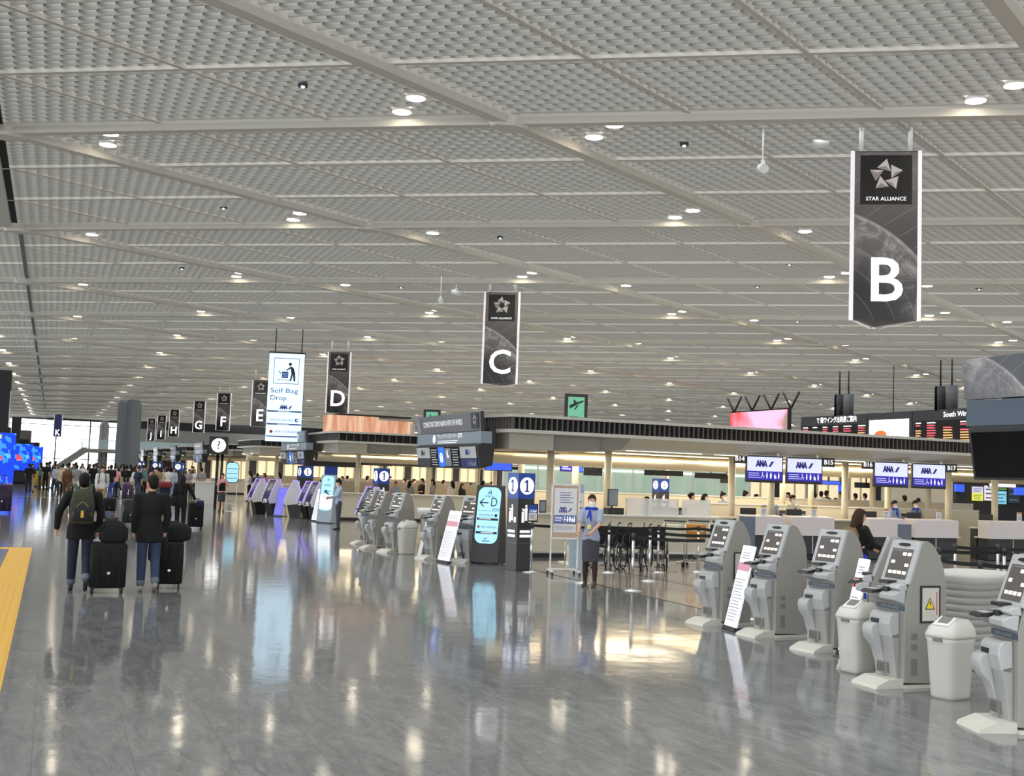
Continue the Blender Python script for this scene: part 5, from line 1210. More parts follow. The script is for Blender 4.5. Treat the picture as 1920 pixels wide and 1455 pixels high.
b.build('screen_graphics', t); b = MB(); b.box(-.22, -.20, .02, .04, 0, p.z-.4, M_steel); b.box(.20, .22, .02, .04, 0, p.z-.4, M_steel); b.box(-.22, .22, .02, .04, .3, .32, M_steel); b.box(-.24, .24, -.2, .25, 0, .02, M_steel); b.build('legs', t)

# ---- blue video columns and dark pillars at the far left
M_bl = bpy.data.materials.new('blue_video_wall'); M_bl.use_nodes = True; nt = M_bl.node_tree; bb = nt.nodes['Principled BSDF']
tc = nt.nodes.new('ShaderNodeTexCoord'); vo = nt.nodes.new('ShaderNodeTexVoronoi'); vo.distance = 'CHEBYCHEV'; vo.inputs['Scale'].default_value = 3.4; nt.links.new(tc.outputs['Object'], vo.inputs['Vector'])
crp = nt.nodes.new('ShaderNodeValToRGB'); crp.color_ramp.interpolation = 'CONSTANT'; e = crp.color_ramp.elements; e[0].position = 0; e[0].color = (*srgb(20, 70, 235), 1); e[1].position = .55; e[1].color = (*srgb(60, 150, 250), 1)
for pos, c in ((.72, (30, 60, 220)), (.90, (210, 215, 110)), (.93, (90, 190, 250)), (.97, (220, 80, 110))): x_ = e.new(pos); x_.color = (*srgb(*c), 1)
sx = nt.nodes.new('ShaderNodeSeparateColor'); nt.links.new(vo.outputs['Color'], sx.inputs[0]); nt.links.new(sx.outputs[0], crp.inputs[0]); nt.links.new(crp.outputs[0], bb.inputs['Emission Color']); nt.links.new(crp.outputs[0], bb.inputs['Base Color']); bb.inputs['Emission Strength'].default_value = .9
def video_column(lab, pxc, pyb, w_, z0, z1):
    p = gnd(pxc, pyb); t = thing('video_column', lab, 'video column', (p.x, p.y, 0), face(.03, -1))
    MB().box(-w_/2+.05, w_/2-.05, .05, .5, 0, z1, M_dark).build('column_body', t); MB().box(-w_/2, w_/2, -.02, .05, z0, z1, M_bl).build('video_face', t, bevel=.02); MB().box(-w_/2+.1, w_/2-.1, 0, .55, 0, .2, M_black).build('plinth', t)
    MB().box(-w_/2+.3, w_/2-.3, .1, .4, z1, z1+.35, M_black).build('top_box', t)
video_column('blue video column cut by the left edge of the picture', 2, 917, 1.25, .2, 3.4); video_column('blue video column on a black base near the left edge', 40, 908, 1.25, 1.0, 2.95); video_column('blue video column half hidden behind another one', 64, 902, 1.1, 1.0, 2.95)
def bigcol(lab, pxc, pyb, w_, mt_, n=4, top=None):
    p = gnd(pxc, pyb); t = thing('structural_column', lab, 'column', (p.x, p.y, 0)); H = (top or cz(p.x)+.02)
    for q in range(n):
        a = 2*PI*q/n+.5; x, y = math.cos(a)*w_*.27, math.sin(a)*w_*.27
        MB().prism([(x+math.cos(2*PI*i/6+.3)*w_*.26, y+math.sin(2*PI*i/6+.3)*w_*.26) for i in range(6)], 0, H-(.0 if q % 2 else .35), mt_, 'z').build('column_shaft', t)
    MB().cyl((0, 0, H-.5), (0, 0, H), w_*.3, mt_, n=8).build('column_head', t)
M_colg = mat('column_blue_grey', srgb(128, 134, 140), .5)
bigcol('cluster of tall blue-grey faceted columns rising from the distant crowd', 235, 905, 2.25, M_colg)
bigcol('far slim grey column in front of the end windows', 190, 893, 1.2, mat('column_pale', srgb(150, 152, 150), .5), top=6.9)
p = gnd(4, 916); t = thing('structural_column', 'wide dark column cut by the left edge above the blue video column', 'column', (p.x-.25, p.y+3, 0)); MB().box(-1.3, .22, 0, 1.6, 0, cz(p.x)-.02, M_dark).build('column_shaft', t); MB().box(.22, .27, 0, 1.6, 3.4, 6.2, M_steel).build('edge_trim', t)
p = gnd(20, 905); t = thing('structural_column', 'slimmer dark column right of the wide dark column', 'column', (p.x, p.y+4, 0)); MB().box(-.35, .35, 0, .7, 0, 5.2, M_dark).build('column_shaft', t)
p = gnd(39, 900); t = thing('kiosk_tower', 'dark square tower behind the blue video columns', 'tower', (p.x, p.y+6, 0)); MB().box(-.5, .5, 0, .9, 0, 4.5, mat('tower_taupe', srgb(110, 108, 104), .6)).build('body', t); MB().box(-.8, .8, -.1, .9, 3.0, 3.4, M_black).build('dark_band', t)
# mezzanine and escalator at the far end
b = MB(); b.box(3.2, 60, 150, 165, 3.0, 3.4, M_wallg); struct(b.build('trim_10'))
t = thing('balcony_glass', 'pale glass balustrade along the far mezzanine', 'balustrade', (0, 150, 3.4)); MB().box(3.2, 60, 0, .05, 0, 1.1, mat('balcony_pale_glass', (.6, .8, .85), .1, alpha=.5)).build('glass_pane', t); MB().box(3.2, 60, -.02, .07, 1.1, 1.16, M_white).build('handrail', t)
t = thing('escalator', 'far escalator sloping up to the mezzanine', 'escalator', (-.5, 148, 0)); MB().prism([(0, 0), (.6, 0), (4.4, 2.9), (4.4, 3.5), (3.9, 3.5), (0, .5)], 0, 1.2, M_wallg, 'y').build('truss', t); MB().prism([(0, .5), (3.9, 3.5), (3.9, 4.3), (0, 1.3)], 0, .05, M_acr, 'y').build('side_glass', t)

# ================================================================== PEOPLE
def remesh(mb, vox, name, mt, smooth=3):
    me = mb.mesh(name); o = bpy.data.objects.new(name, me); COL.objects.link(o)
    r = o.modifiers.new('r', 'REMESH'); r.mode = 'VOXEL'; r.voxel_size = vox; r.use_smooth_shade = True
    s = o.modifiers.new('s', 'SMOOTH'); s.factor = .5; s.iterations = smooth
    dg = bpy.context.evaluated_depsgraph_get(); me2 = bpy.data.meshes.new_from_object(o.evaluated_get(dg))
    bpy.data.objects.remove(o); bpy.data.meshes.remove(me); me2.name = name
    me2.materials.clear(); me2.materials.append(mt)
    for p in me2.polygons: p.use_smooth = True; p.material_index = 0
    return me2
def joinmesh(me, mb):
    """append builder geometry (eyes, fingers) to a mesh, keeping its own materials"""
    bm = bmesh.new(); bm.from_mesh(me)
    base = len(me.materials)
    for mt in mb.mats: me.materials.append(mt)
    vs = [bm.verts.new(v) for v in mb.v]
    for f, k in zip(mb.f, mb.mi):
        try: fc = bm.faces.new([vs[i] for i in f]); fc.material_index = base+k; fc.smooth = True
        except ValueError: pass
    bm.to_mesh(me); bm.free(); return me
def addmesh(name, me, parent):
    o = bpy.data.objects.new(name, me); COL.objects.link(o); o.parent = parent; return o
def dirv(fwd, out, s):                       # limb direction: hanging down, swung forward (-y) and outward (s = side)
    return Vector((s*math.sin(out), -math.sin(fwd)*math.cos(out), -math.cos(fwd)*math.cos(out)))
CL = {}
def cloth(name, rgb, rough=.85): return mat('cloth_'+name, srgb(*rgb), rough, noise=.10, nscale=14)
def person(lab, loc, rotz, H=1.72, legL=(0, .05), legR=(0, .05), armL=(.05, .12, .15, .05), armR=(.05, .12, .15, .05), top=None, bottom=None, shoes=None,
           hair='short', hairmt=None, sleeve='long', skirt=False, wide=1.0, turn=0, nod=0, bald=False, mask=None, vox=.016, group=None, sit=False, cap_mt=None, upper=False, detail=True, parts=None, hem=0, fem=False, stocking=False):
    """legs = (hip swing, knee bend); arms = (upper forward, outward, fore forward, fore inward)"""
    s = H/1.80; skin = M_skin; hairmt = hairmt or M_hair
    J = {}; hipz = .93*s; feet = []
    for nm, sd, lg in (('L', 1, legL), ('R', -1, legR)):          # local +x is the figure's left when it faces -Y
        hp = Vector((sd*.095*s, 0, hipz)); kn = hp+Vector((sd*.01*s, -math.sin(lg[0]), -math.cos(lg[0])))*.44*s
        a = lg[0]-lg[1]; an = kn+Vector((0, -math.sin(a), -math.cos(a)))*.42*s
        J['hip'+nm], J['knee'+nm], J['ank'+nm], J['fa'+nm] = hp, kn, an, a
    low = min(J['ankL'].z, J['ankR'].z); dz = .085*s-low
    for k in list(J): 
        if isinstance(J[k], Vector): J[k].z += dz
    P = Vector((0, 0, hipz+dz)); sh = P.z+.50*s; SW = (.185 if not fem else .165)*s*wide
    for nm, sd, ar in (('L', 1, armL), ('R', -1, armR)):
        a = Vector((sd*SW, 0, sh)); e = a+dirv(ar[0], ar[1], sd)*.29*s; w_ = e+dirv(ar[2], -ar[3], sd)*.25*s
        J['sh'+nm], J['el'+nm], J['wr'+nm] = a, e, w_
        J['hd'+nm] = (w_-e).normalized()
    hc = Vector((0, -.01*s, sh+.215*s)); RH = Matrix.Rotation(turn, 3, 'Z') @ Matrix.Rotation(nod, 3, 'X'); hb = Vector((0, 0, sh+.10*s))
    def hd(x, y, z): return hb+RH @ (Vector((x, y, z))*s+(hc-hb)) 
    t = thing('person', lab, 'person', loc, rotz, group)
    # ---- body: one continuous surface
    b = MB(); M0 = skin
    b.ball(hd(0, 0, .0), .076*s, .094*s, .112*s, M0, n=18, m=12, R=RH); b.ball(hd(0, -.035, -.055), .055*s, .055*s, .06*s, M0, R=RH)
    b.cap(hd(0, -.092, .0), hd(0, -.108, -.025), .010*s, .014*s, M0)
    for sd in (-1, 1): b.ball(hd(sd*.078, .0, -.01), .012*s, .022*s, .032*s, M0, n=8, m=6, R=RH)
    b.cap((0, .005, sh-.02*s), hd(0, .01, -.07), .052*s, .050*s, M0)
    b.cap((-SW*.75, .0, sh-.01*s), (SW*.75, 0, sh-.01*s), .05*s, .05*s, M0)
    b.loft([(0, 0, P.z-.08*s, .13*s, .09*s), (0, 0, P.z+.0*s, .150*s, .105*s), (0, 0, P.z+.16*s, .125*s, .088*s), (0, 0, P.z+.34*s, .150*s, .10*s), (0, 0, sh-.02*s, .13*s, .075*s), (0, 0, sh+.03*s, .07*s, .05*s)], M0, n=20)
    for nm, sd in (('L', 1), ('R', -1)):
        b.cap(J['sh'+nm], J['el'+nm], .046*s, .037*s, M0); b.cap(J['el'+nm], J['wr'+nm], .037*s, .024*s, M0)
        b.cap(J['wr'+nm]-J['hd'+nm]*.02*s, J['wr'+nm]+J['hd'+nm]*.07*s, .026*s, .032*s, M0)
        b.cap(J['hip'+nm], J['knee'+nm], .080*s, .052*s, M0); b.cap(J['knee'+nm], J['knee'+nm]*.62+J['ank'+nm]*.38, .050*s, .052*s, M0); b.cap(J['knee'+nm]*.62+J['ank'+nm]*.38, J['ank'+nm], .052*s, .034*s, M0)
        f = J['ank'+nm]; a = J['fa'+nm]; fd = Vector((0, -math.cos(a), math.sin(a))) if a > -.9 else Vector((0, -.2, -1)).normalized()
        if abs(a) < .25: fd = Vector((0, -1, -.15)).normalized()
        J['fd'+nm] = fd; b.cap(f-fd*.03*s+Vector((0, 0, -.045*s)), f+fd*.14*s+Vector((0, 0, -.045*s)), .034*s, .028*s, M0)
    me = remesh(b, vox, 'person_body', skin)
    if detail:
        b = MB()
        for nm, sd in (('L', 1), ('R', -1)):
            w_, d = J['wr'+nm], J['hd'+nm]; side = d.cross(Vector((sd, 0, 0))).normalized() if abs(d.x) < .8 else Vector((0, 0, 1))
            if side.y > 0: side = -side
            inw = d.cross(side).normalized(); inw = inw if inw.x*sd < 0 else -inw
            for k in range(4):
                o_ = w_+d*.085*s+side*(.027-.018*k)*s; L1 = (.030, .034, .032, .025)[k]*s; c = .35+.12*k
                d1 = (d*math.cos(c)+inw*math.sin(c)).normalized(); d2 = (d*math.cos(c*2.6)+inw*math.sin(c*2.6)).normalized()
                b.cap(o_, o_+d1*L1, .0092*s, .0085*s, skin, n=6); b.cap(o_+d1*L1, o_+d1*L1+d2*L1*.9, .0085*s, .007*s, skin, n=6)
            o_ = w_+d*.03*s+side*.026*s; d1 = (d*.6+side*.7+inw*.35).normalized(); b.cap(o_, o_+d1*.035*s, .011*s, .010*s, skin, n=6); b.cap(o_+d1*.035*s, o_+d1*.035*s+(d*.9+inw*.4).normalized()*.026*s, .010*s, .008*s, skin, n=6)
        for sd in (-1, 1):
            b.ball(hd(sd*.030, -.0855, .006), .013*s, .008*s, .008*s, M_eyew, n=8, m=6, R=RH); b.ball(hd(sd*.030, -.0915, .006), .006*s, .004*s, .006*s, M_hair, n=8, m=5, R=RH)
            b.cap(hd(sd*.018, -.091, .026), hd(sd*.044, -.084, .024), .0035*s, .003*s, hairmt, n=5)
        b.cap(hd(-.018, -.090, -.056), hd(.018, -.090, -.056), .0045*s, .0045*s, M_lip, n=6)
        me = joinmesh(me, b)
    addmesh('body', me, t)
    # ---- clothes
    g = .017*s
    b = MB(); hm = P.z-hem*s
    wz = [(0, 0, hm-.06*s, (.184 if hem > .03 else .172)*s*wide, .132*s), (0, 0, P.z+.02*s, .176*s*wide, .130*s), (0, 0, P.z+.18*s, (.140 if not fem else .122)*s*wide, .108*s), (0, 0, P.z+.34*s, .170*s*wide, .120*s), (0, .004, sh-.03*s, .155*s*wide, .098*s), (0, .01, sh+.035*s, .08*s, .066*s)]
    b.loft(wz, M0, n=22); b.cap((-SW*.85, .0, sh-.01*s), (SW*.85, 0, sh-.01*s), .05*s+g, .05*s+g, M0); b.cap((0, .005, sh), (0, .0, sh+.065*s), .062*s, .058*s, M0)
    for nm, sd in (('L', 1), ('R', -1)):
        if sleeve == 'long': b.cap(J['sh'+nm], J['el'+nm], .052*s+g, .044*s+g, M0); b.cap(J['el'+nm], J['wr'+nm]-J['hd'+nm]*.01*s, .044*s+g, .031*s+g*.8, M0)
        elif sleeve == 'short': b.cap(J['sh'+nm], J['sh'+nm]*.25+J['el'+nm]*.75, .052*s+g, .048*s+g, M0)
    addmesh('top', remesh(b, vox, 'top', top), t)
    b = MB()
    if skirt:
        b.loft([(0, 0, P.z+.12*s, .125*s, .10*s), (0, 0, P.z+.0*s, .165*s, .130*s), (0, 0, P.z-.2*s, .175*s, .145*s), (0, 0, P.z-.42*s, .165*s, .150*s), (0, 0, P.z-.47*s, .160*s, .148*s)], M0, n=22)
    else:
        b.loft([(0, 0, P.z-.06*s, .16*s, .115*s), (0, 0, P.z+.03*s, .160*s, .120*s), (0, 0, P.z+.12*s, .14*s, .10*s)], M0, n=20)
        for nm in 'LR':
            b.cap(J['hip'+nm], J['knee'+nm], .078*s+g, .058*s+g, M0); b.cap(J['knee'+nm], J['knee'+nm]*.1+J['ank'+nm]*.9, .058*s+g, .046*s+g, M0)
    if stocking:
        for nm in 'LR':
            bb_ = MB(); bb_.cap(J['knee'+nm]+Vector((0, 0, .05)), J['knee'+nm]*.62+J['ank'+nm]*.38, .056*s, .058*s, M0); bb_.cap(J['knee'+nm]*.62+J['ank'+nm]*.38, J['ank'+nm], .058*s, .039*s, M0); addmesh('stocking', remesh(bb_, vox, 'stocking', C['stock']), t)
    addmesh('skirt' if skirt else 'trousers', remesh(b, vox, 'trousers', bottom), t)
    for nm in 'LR':
        f, fd = J['ank'+nm], J['fd'+nm]; b = MB(); dn = Vector((0, fd.z, -fd.y)); dn = -dn if dn.z > 0 else dn
        if abs(fd.y) < .3: dn = Vector((0, .9, -.2)).normalized()
        c = f+dn*.045*s
        b.cap(c-fd*.04*s, c+fd*.155*s, .042*s, .033*s, M0, n=12); b.cap(c-fd*.035*s+dn*.015*s, c+fd*.16*s+dn*.015*s, .034*s, .028*s, M0, n=12); b.cap(f, f-dn*.01, .042*s, .040*s, M0)
        o = addmesh('shoe', remesh(b, max(vox*.8, .012), 'shoe', shoes or M_black, 2), t)
    # ---- hair
    if not bald:
        b = MB(); b.ball(hd(0, .018, .028), .086*s, .098*s, .108*s, M0, n=16, m=10, R=RH); b.ball(hd(0, .04, -.005), .078*s, .075*s, .10*s, M0, n=14, m=9, R=RH)
        b.ball(hd(0, -.035, .078), .070*s, .060*s, .045*s, M0, n=12, m=8, R=RH)
        if hair == 'bun': b.ball(hd(0, .115, .03), .042*s, .042*s, .042*s, M0)
        if hair == 'topbun': b.ball(hd(0, .06, .135), .040*s, .040*s, .036*s, M0)
        if hair in ('long', 'bob'):
            L_ = .42 if hair == 'long' else .16; b.cap(hd(0, .06, -.02), hd(0, .105, -.02-L_), .088*s, (.075 if hair == 'long' else .08)*s, M0)
            for sd in (-1, 1): b.cap(hd(sd*.055, .02, .0), hd(sd*.065, .03, -L_*.72), .045*s, .04*s, M0)
        me = remesh(b, vox*.9, 'hair', hairmt, 2); addmesh('hair', me, t)
    if cap_mt:
        b = MB(); b.ball(hd(0, .01, .06), .094*s, .106*s, .085*s, cap_mt, R=RH); b.build('hat', t)
    if mask:
        b = MB(); vs = []; n = 8
        for k in range(6):
            z = .0-.022*k
            for i in range(n+1):
                a = -1.15+2.3*i/n; r = (.094 if 0 < k < 5 else .088)*(1.0 if k < 4 else .93); vs.append(hd(.80*r*math.sin(a), -.0-.102*math.cos(a)*(1.06 if 1 <= k <= 3 else .98)-.004, z-.012))
        b.add(vs, [(k*(n+1)+i, k*(n+1)+i+1, (k+1)*(n+1)+i+1, (k+1)*(n+1)+i) for k in range(5) for i in range(n)], mask, True); b.build('face_mask', t, recalc=False)
    t['_'] = 0; del t['_']
    if parts: parts(t, J, P, sh, s, hd, vox)
    return t, J, P, sh, s
M_eyew = mat('eye_white', (.75, .73, .7), .3); M_lip = mat('lip_rose', srgb(185, 110, 100), .5)
M_maskw = mat('mask_white', (.85, .86, .88), .7)
C = {'black': cloth('black', (14, 14, 16)), 'charcoal': cloth('charcoal', (38, 38, 42)), 'denim': cloth('denim', (34, 42, 60)), 'denim2': cloth('denim_blue', (48, 64, 92)), 'navy': cloth('navy', (26, 30, 58)),
     'white': cloth('white', (222, 222, 218)), 'grey': cloth('grey', (150, 148, 150)), 'beige': cloth('beige', (196, 180, 156)), 'brown': cloth('brown', (98, 66, 44)), 'red': cloth('red', (196, 40, 70)), 'teal': cloth('teal', (80, 130, 130)),
     'blue': cloth('blue', (52, 78, 168)), 'ltblue': cloth('light_blue', (170, 186, 214)), 'green': cloth('olive', (88, 96, 66)), 'pink': cloth('pink', (226, 160, 170)), 'khaki': cloth('khaki', (150, 130, 96)), 'dkgrey': cloth('slate', (66, 68, 74)),
     'purple': cloth('purple', (78, 50, 110)), 'cream': cloth('cream', (232, 226, 204)), 'royal': cloth('royal_blue', (30, 60, 190)), 'stock': cloth('dark_stocking', (60, 36, 32))}

# ---- luggage
def suitcase(lab, loc, rz, w_=.45, h=.62, d=.26, mt=None, handle=.35, group=None):
    t = thing('suitcase', lab, 'suitcase', loc, rz, group); mt = mt or C['black']
    b = MB(); b.rloft([(0, 0, .075, w_/2-.03, d/2-.03), (0, 0, .09, w_/2, d/2), (0, 0, .07+h-.04, w_/2, d/2), (0, 0, .07+h, w_/2-.035, d/2-.03)], mt, e=.3); b.build('shell', t)
    b = MB(); 
    for x in (-w_*.3, 0, w_*.3): b.box(x-.012, x+.012, -d/2-.006, d/2+.006, .14, h, mt)
    b.build('shell_ribs', t)
    if handle: b = MB(); b.cyl((-.09, d*.25, .07+h), (-.09, d*.25, .07+h+handle), .009, M_steel, n=6); b.cyl((.09, d*.25, .07+h), (.09, d*.25, .07+h+handle), .009, M_steel, n=6); b.cyl((-.11, d*.25, .07+h+handle), (.11, d*.25, .07+h+handle), .014, M_black, n=8); b.build('pull_handle', t)
    b = MB(); b.tube([(-.08, 0, .07+h), (-.06, 0, .10+h), (.06, 0, .10+h), (.08, 0, .07+h)], .012, M_black, n=6); b.build('carry_handle', t)
    b = MB(); b.box(-.02, .02, -d/2-.012, -d/2, .42*h, .47*h, M_steel); b.build('badge', t)
    for x in (-w_/2+.05, w_/2-.05):
        for y in (-d/2+.05, d/2-.05):
            b = MB(); b.cyl((x-.012, y, .032), (x+.012, y, .032), .032, M_rubber, n=12); b.box(x-.018, x+.018, y-.018, y+.018, .045, .085, M_black); b.build('wheel', t)
    return t
def softbag(name, lab, loc, rz, rings, mt, cat='bag', strap=None, extra=None):
    t = thing(name, lab, cat, loc, rz); b = MB(); b.rloft(rings, mt, e=.55); b.build('bag_body', t)
    if strap: b = MB(); b.tube(strap, .012, M_blackm, n=6); b.build('strap', t)
    if extra: extra(t)
    return t

# ---- the two travellers walking away (they face +Y)
pA = Vector((.46, 17.75, 0)); RZ = PI
def roll_cuff(t, J, P, sh, s, hd, vox):
    for nm in 'LR':
        a, k = J['ank'+nm], J['knee'+nm]; d = (k-a).normalized(); b = MB(); b.cap(a+d*.045, a+d*.075, .062, .062, cloth('cuff', (104, 114, 130)), n=16); b.build('rolled_cuff', t)
person('person in a dark jacket wearing an olive backpack, walking away with a black case', pA, RZ, 1.74, legL=(.16, .10), legR=(-.12, .62), armL=(.10, .42, .28, -.05), armR=(-.05, .20, .12, .10),
       top=C['black'], bottom=C['denim'], shoes=mat('trainer_dark', (.03, .03, .04), .6), vox=.013, wide=1.15, hem=.10, parts=roll_cuff)
# backpack worn on the back (behind = local +y of a figure facing +Y -> world -Y)
def bp_extra(t):
    b = MB(); b.rloft([(0, -.125, .05, .12, .03), (0, -.15, .09, .13, .05), (0, -.15, .24, .125, .05), (0, -.12, .30, .10, .03)], C['charcoal'], e=.6); b.build('front_pocket', t)
    b = MB(); b.tube([(-.135+.27*i/12, -.175-.01*math.sin(PI*i/12), .12+.20*math.sin(PI*i/12)) for i in range(13)], .009, mat('piping_olive', srgb(120, 116, 50), .7), n=6); b.build('pocket_piping', t)
    MB().box(-.02, .02, -.208, -.198, .10, .20, mat('tag_yellow', srgb(214, 176, 60), .6)).build('yellow_tag', t)
    for sd in (-1, 1): b = MB(); b.tube([(sd*.07, -.02, .50), (sd*.11, .04, .56), (sd*.14, .14, .56), (sd*.15, .24, .48), (sd*.15, .26, .34), (sd*.16, .2, .16), (sd*.13, .03, .06)], .022, mat('strap_grey_green', srgb(72, 76, 62), .8), n=6); b.build('shoulder_strap', t)
softbag('backpack', 'olive and black backpack with a yellow tag on the left walking traveller', (pA.x-.01, pA.y-.17, .98), 0, [(0, 0, .0, .15, .08), (0, -.01, .03, .17, .11), (0, -.01, .30, .165, .11), (0, 0, .44, .14, .09), (0, .01, .51, .10, .06)], mat('backpack_olive', srgb(58, 60, 44), .8, noise=.15, nscale=20), 'backpack', extra=bp_extra)
q_ = gnd(200, 1113); suitcase('large black suitcase rolling beside the traveller with the backpack', (q_.x, q_.y+.12, 0), .05, .50, .66, .27, handle=.34)
t = softbag('travel_bag', 'black soft bag resting on the suitcase of the traveller with the backpack', (q_.x+.05, q_.y+.12, .73), .1, [(0, 0, .0, .16, .11), (.0, 0, .05, .20, .13), (0, 0, .20, .19, .12), (-.03, 0, .30, .12, .09), (-.05, 0, .34, .05, .05)], C['black'], strap=[(-.14, -.1, .25), (-.26, -.06, .15), (-.32, 0, -.02)])
pB = Vector((1.42, 17.70, 0))
person('person in a plain black jacket and blue jeans walking away, right of the pair', pB, RZ, 1.74, legL=(-.05, .04), legR=(-.06, .42), armL=(.0, .10, .12, .02), armR=(.05, .16, .25, .10),
       top=C['black'], bottom=C['denim2'], shoes=mat('trainer_pale', srgb(150, 140, 128), .6), vox=.013, wide=1.12, turn=.5, hem=.14, parts=roll_cuff)
q_ = gnd(313, 1105); suitcase('large black suitcase rolling beside the traveller in blue jeans', (q_.x+.03, q_.y+.15, 0), -.1, .40, .64, .30, handle=.30)
softbag('travel_bag', 'rounded black bag on top of the suitcase of the traveller in blue jeans', (q_.x+.10, q_.y+.15, .71), -.1, [(0, 0, .0, .12, .10), (.04, 0, .04, .18, .12), (.04, 0, .20, .19, .12), (0, 0, .29, .12, .08)], C['black'])
softbag('shoulder_bag', 'flat black bag hanging between the traveller in jeans and the suitcase', (q_.x-.17, q_.y-.08, .42), -.2, [(0, 0, .0, .10, .04), (0, 0, .04, .14, .07), (0, 0, .30, .14, .07), (0, 0, .38, .10, .04)], C['black'], strap=[(-.1, 0, .36), (0, .02, .62), (.1, 0, .36)], extra=lambda t: MB().box(.0, .03, -.09, -.08, .28, .33, M_lgrey).build('luggage_tag', t))
# ---- long-haired traveller in black, bag on the arm, suitcase at the right
q_ = gnd(337, 995)
person('person with long dark hair in a black suit walking away with a tote bag', (q_.x, q_.y+.1, 0), PI, 1.62, legL=(.06, .05), legR=(-.02, .08), armL=(-.1, .16, .1, .1), armR=(.1, .55, .45, -.45), top=C['black'], bottom=C['black'], shoes=M_skin, hair='long', vox=.016, fem=True, wide=1.1, hem=.12, detail=True)
softbag('tote_bag', 'black rounded tote bag on the left arm of the long-haired traveller', (q_.x-.30, q_.y+.05, .70), 0, [(0, 0, .0, .12, .07), (0, 0, .05, .20, .09), (0, 0, .16, .19, .08), (.04, 0, .27, .10, .05)], C['black'], strap=[(-.08, 0, .20), (.02, 0, .50), (.12, 0, .24)])
q2_ = gnd(366, 993); suitcase('tall black suitcase beside the long-haired traveller, navy jacket on top', (q2_.x, q2_.y+.12, 0), .05, .44, .72, .26, handle=.1)
softbag('folded_jacket', 'navy jacket draped over the top of the tall black suitcase', (q2_.x+.08, q2_.y+.12, .80), 0, [(0, 0, -.16, .12, .16), (0, 0, -.02, .14, .15), (0, 0, .05, .12, .11)], C['navy'], 'jacket')
# ---- masked attendant in uniform
def uniform(t, J, P, sh, s, hd, vox):
    b = MB(); b.cap((-.09, -.02, sh+.055), (.09, -.02, sh+.055), .035, .035, C['royal'], n=10); b.cap((0, -.11, sh+.0), (.03, -.13, sh-.16), .022, .012, C['royal'], n=8); b.cap((0, -.11, sh+.02), (-.05, -.12, sh-.12), .022, .010, C['royal'], n=8)
    me = remesh(b, .01, 'scarf', C['royal'], 2); addmesh('neck_scarf', me, t)
    MB().box(-.035, .035, -.137, -.131, sh-.30, sh-.22, mat('badge_yellow', srgb(225, 220, 130), .5)).build('name_badge', t)
q_ = gnd(1110, 1101)
person('masked attendant in a blue-scarfed uniform blouse and dark skirt, hands resting on a post', (q_.x, q_.y+.1, 0), face(-.75, -1)-.1, 1.64, legL=(.02, .03), legR=(.0, .03), armL=(.62, .12, .85, .45), armR=(.55, .05, .95, .15),
       top=mat('uniform_blouse', srgb(158, 166, 190), .8, noise=.12, nscale=60), bottom=C['dkgrey'], shoes=mat('shoe_brown', (.06, .035, .02), .4), hair='bun', hairmt=M_hairb, sleeve='short', skirt=True, mask=M_maskw, vox=.012, fem=True, turn=.35, parts=uniform, wide=1.05, stocking=True)
# ---- attendant with a tablet next to the pale display
q_ = gnd(633, 993)
person('attendant in a grey blouse and dark trousers holding a tablet by the pale display', (q_.x, q_.y, 0), face(-1, .0), 1.62, legL=(.03, .03), legR=(-.03, .03), armL=(.45, .08, 1.35, .2), armR=(.35, .08, 1.25, .2), top=C['ltblue'], bottom=C['dkgrey'], hair='topbun', sleeve='long', mask=M_maskw, vox=.016, fem=True, nod=.3, hem=0)
t = thing('tablet', 'dark tablet held by the attendant beside the pale floor display', 'tablet', (q_.x-.42, q_.y, 1.16), 0); M_ = MB(Matrix.Rotation(.6, 4, 'Y')); M_.box(-.09, .12, -.11, .11, -.006, .006, M_black); M_.build('tablet_body', t)
# ---- attendant in a pink blouse left of the bag drop row
q_ = gnd(414, 960)
person('attendant in a pink blouse, black vest and grey skirt, hands at the face', (q_.x, q_.y, 0), 0, 1.60, legL=(0, .02), legR=(0, .02), armL=(.35, .2, 2.5, .5), armR=(.35, .2, 2.5, .5), top=C['pink'], bottom=C['dkgrey'], skirt=True, hair='bun', hairmt=M_hairb, sleeve='short', vox=.022, fem=True,
       parts=lambda t, J, P, sh, s, hd, vox: MB().loft([(0, 0, P.z+.02, .15, .118), (0, 0, P.z+.2, .13, .115), (0, 0, P.z+.36, .15, .125)], C['black'], n=18).build('vest', t))
# ---- mid-distance travellers, placed one by one
def crowd(lab, px, py, rz, H, topc, botc, **kw):
    p = gnd(px, py); return person(lab, (p.x, p.y, 0), rz, H, top=C[topc], bottom=C[botc], vox=kw.pop('vox', .024), detail=kw.pop('detail', False), **kw)
WALK = dict(legL=(.28, .1), legR=(-.22, .25), armL=(-.25, .12, -.1, .05), armR=(.25, .12, .4, .05))
WALK2 = dict(legL=(-.22, .25), legR=(.28, .1), armL=(.25, .12, .4, .05), armR=(-.25, .12, -.1, .05))
STAND = dict(armL=(.1, .12, .5, .1), armR=(.05, .10, .1, .05)); PHONE = dict(armL=(.4, .1, 1.6, .3), armR=(.1, .1, .2, .05))
crowd('person in a white long-sleeved shirt with dark backpack straps walking towards the camera', 188, 958, 0, 1.74, 'white', 'khaki', vox=.02, detail=True, **WALK,
      parts=lambda t, J, P, sh, s, hd, vox: [MB().tube([(q*.10, -.02, sh+.07), (q*.11, -.10, sh+.02), (q*.12, -.135, sh-.12), (q*.13, -.11, sh-.30)], .014, M_blackm, n=6).build('bag_strap', t) for q in (-1, 1)])
crowd('person in a red T-shirt leaning forward, partly hidden by the man in black', 277, 960, 1.2, 1.68, 'red', 'beige', sleeve='short', **WALK)
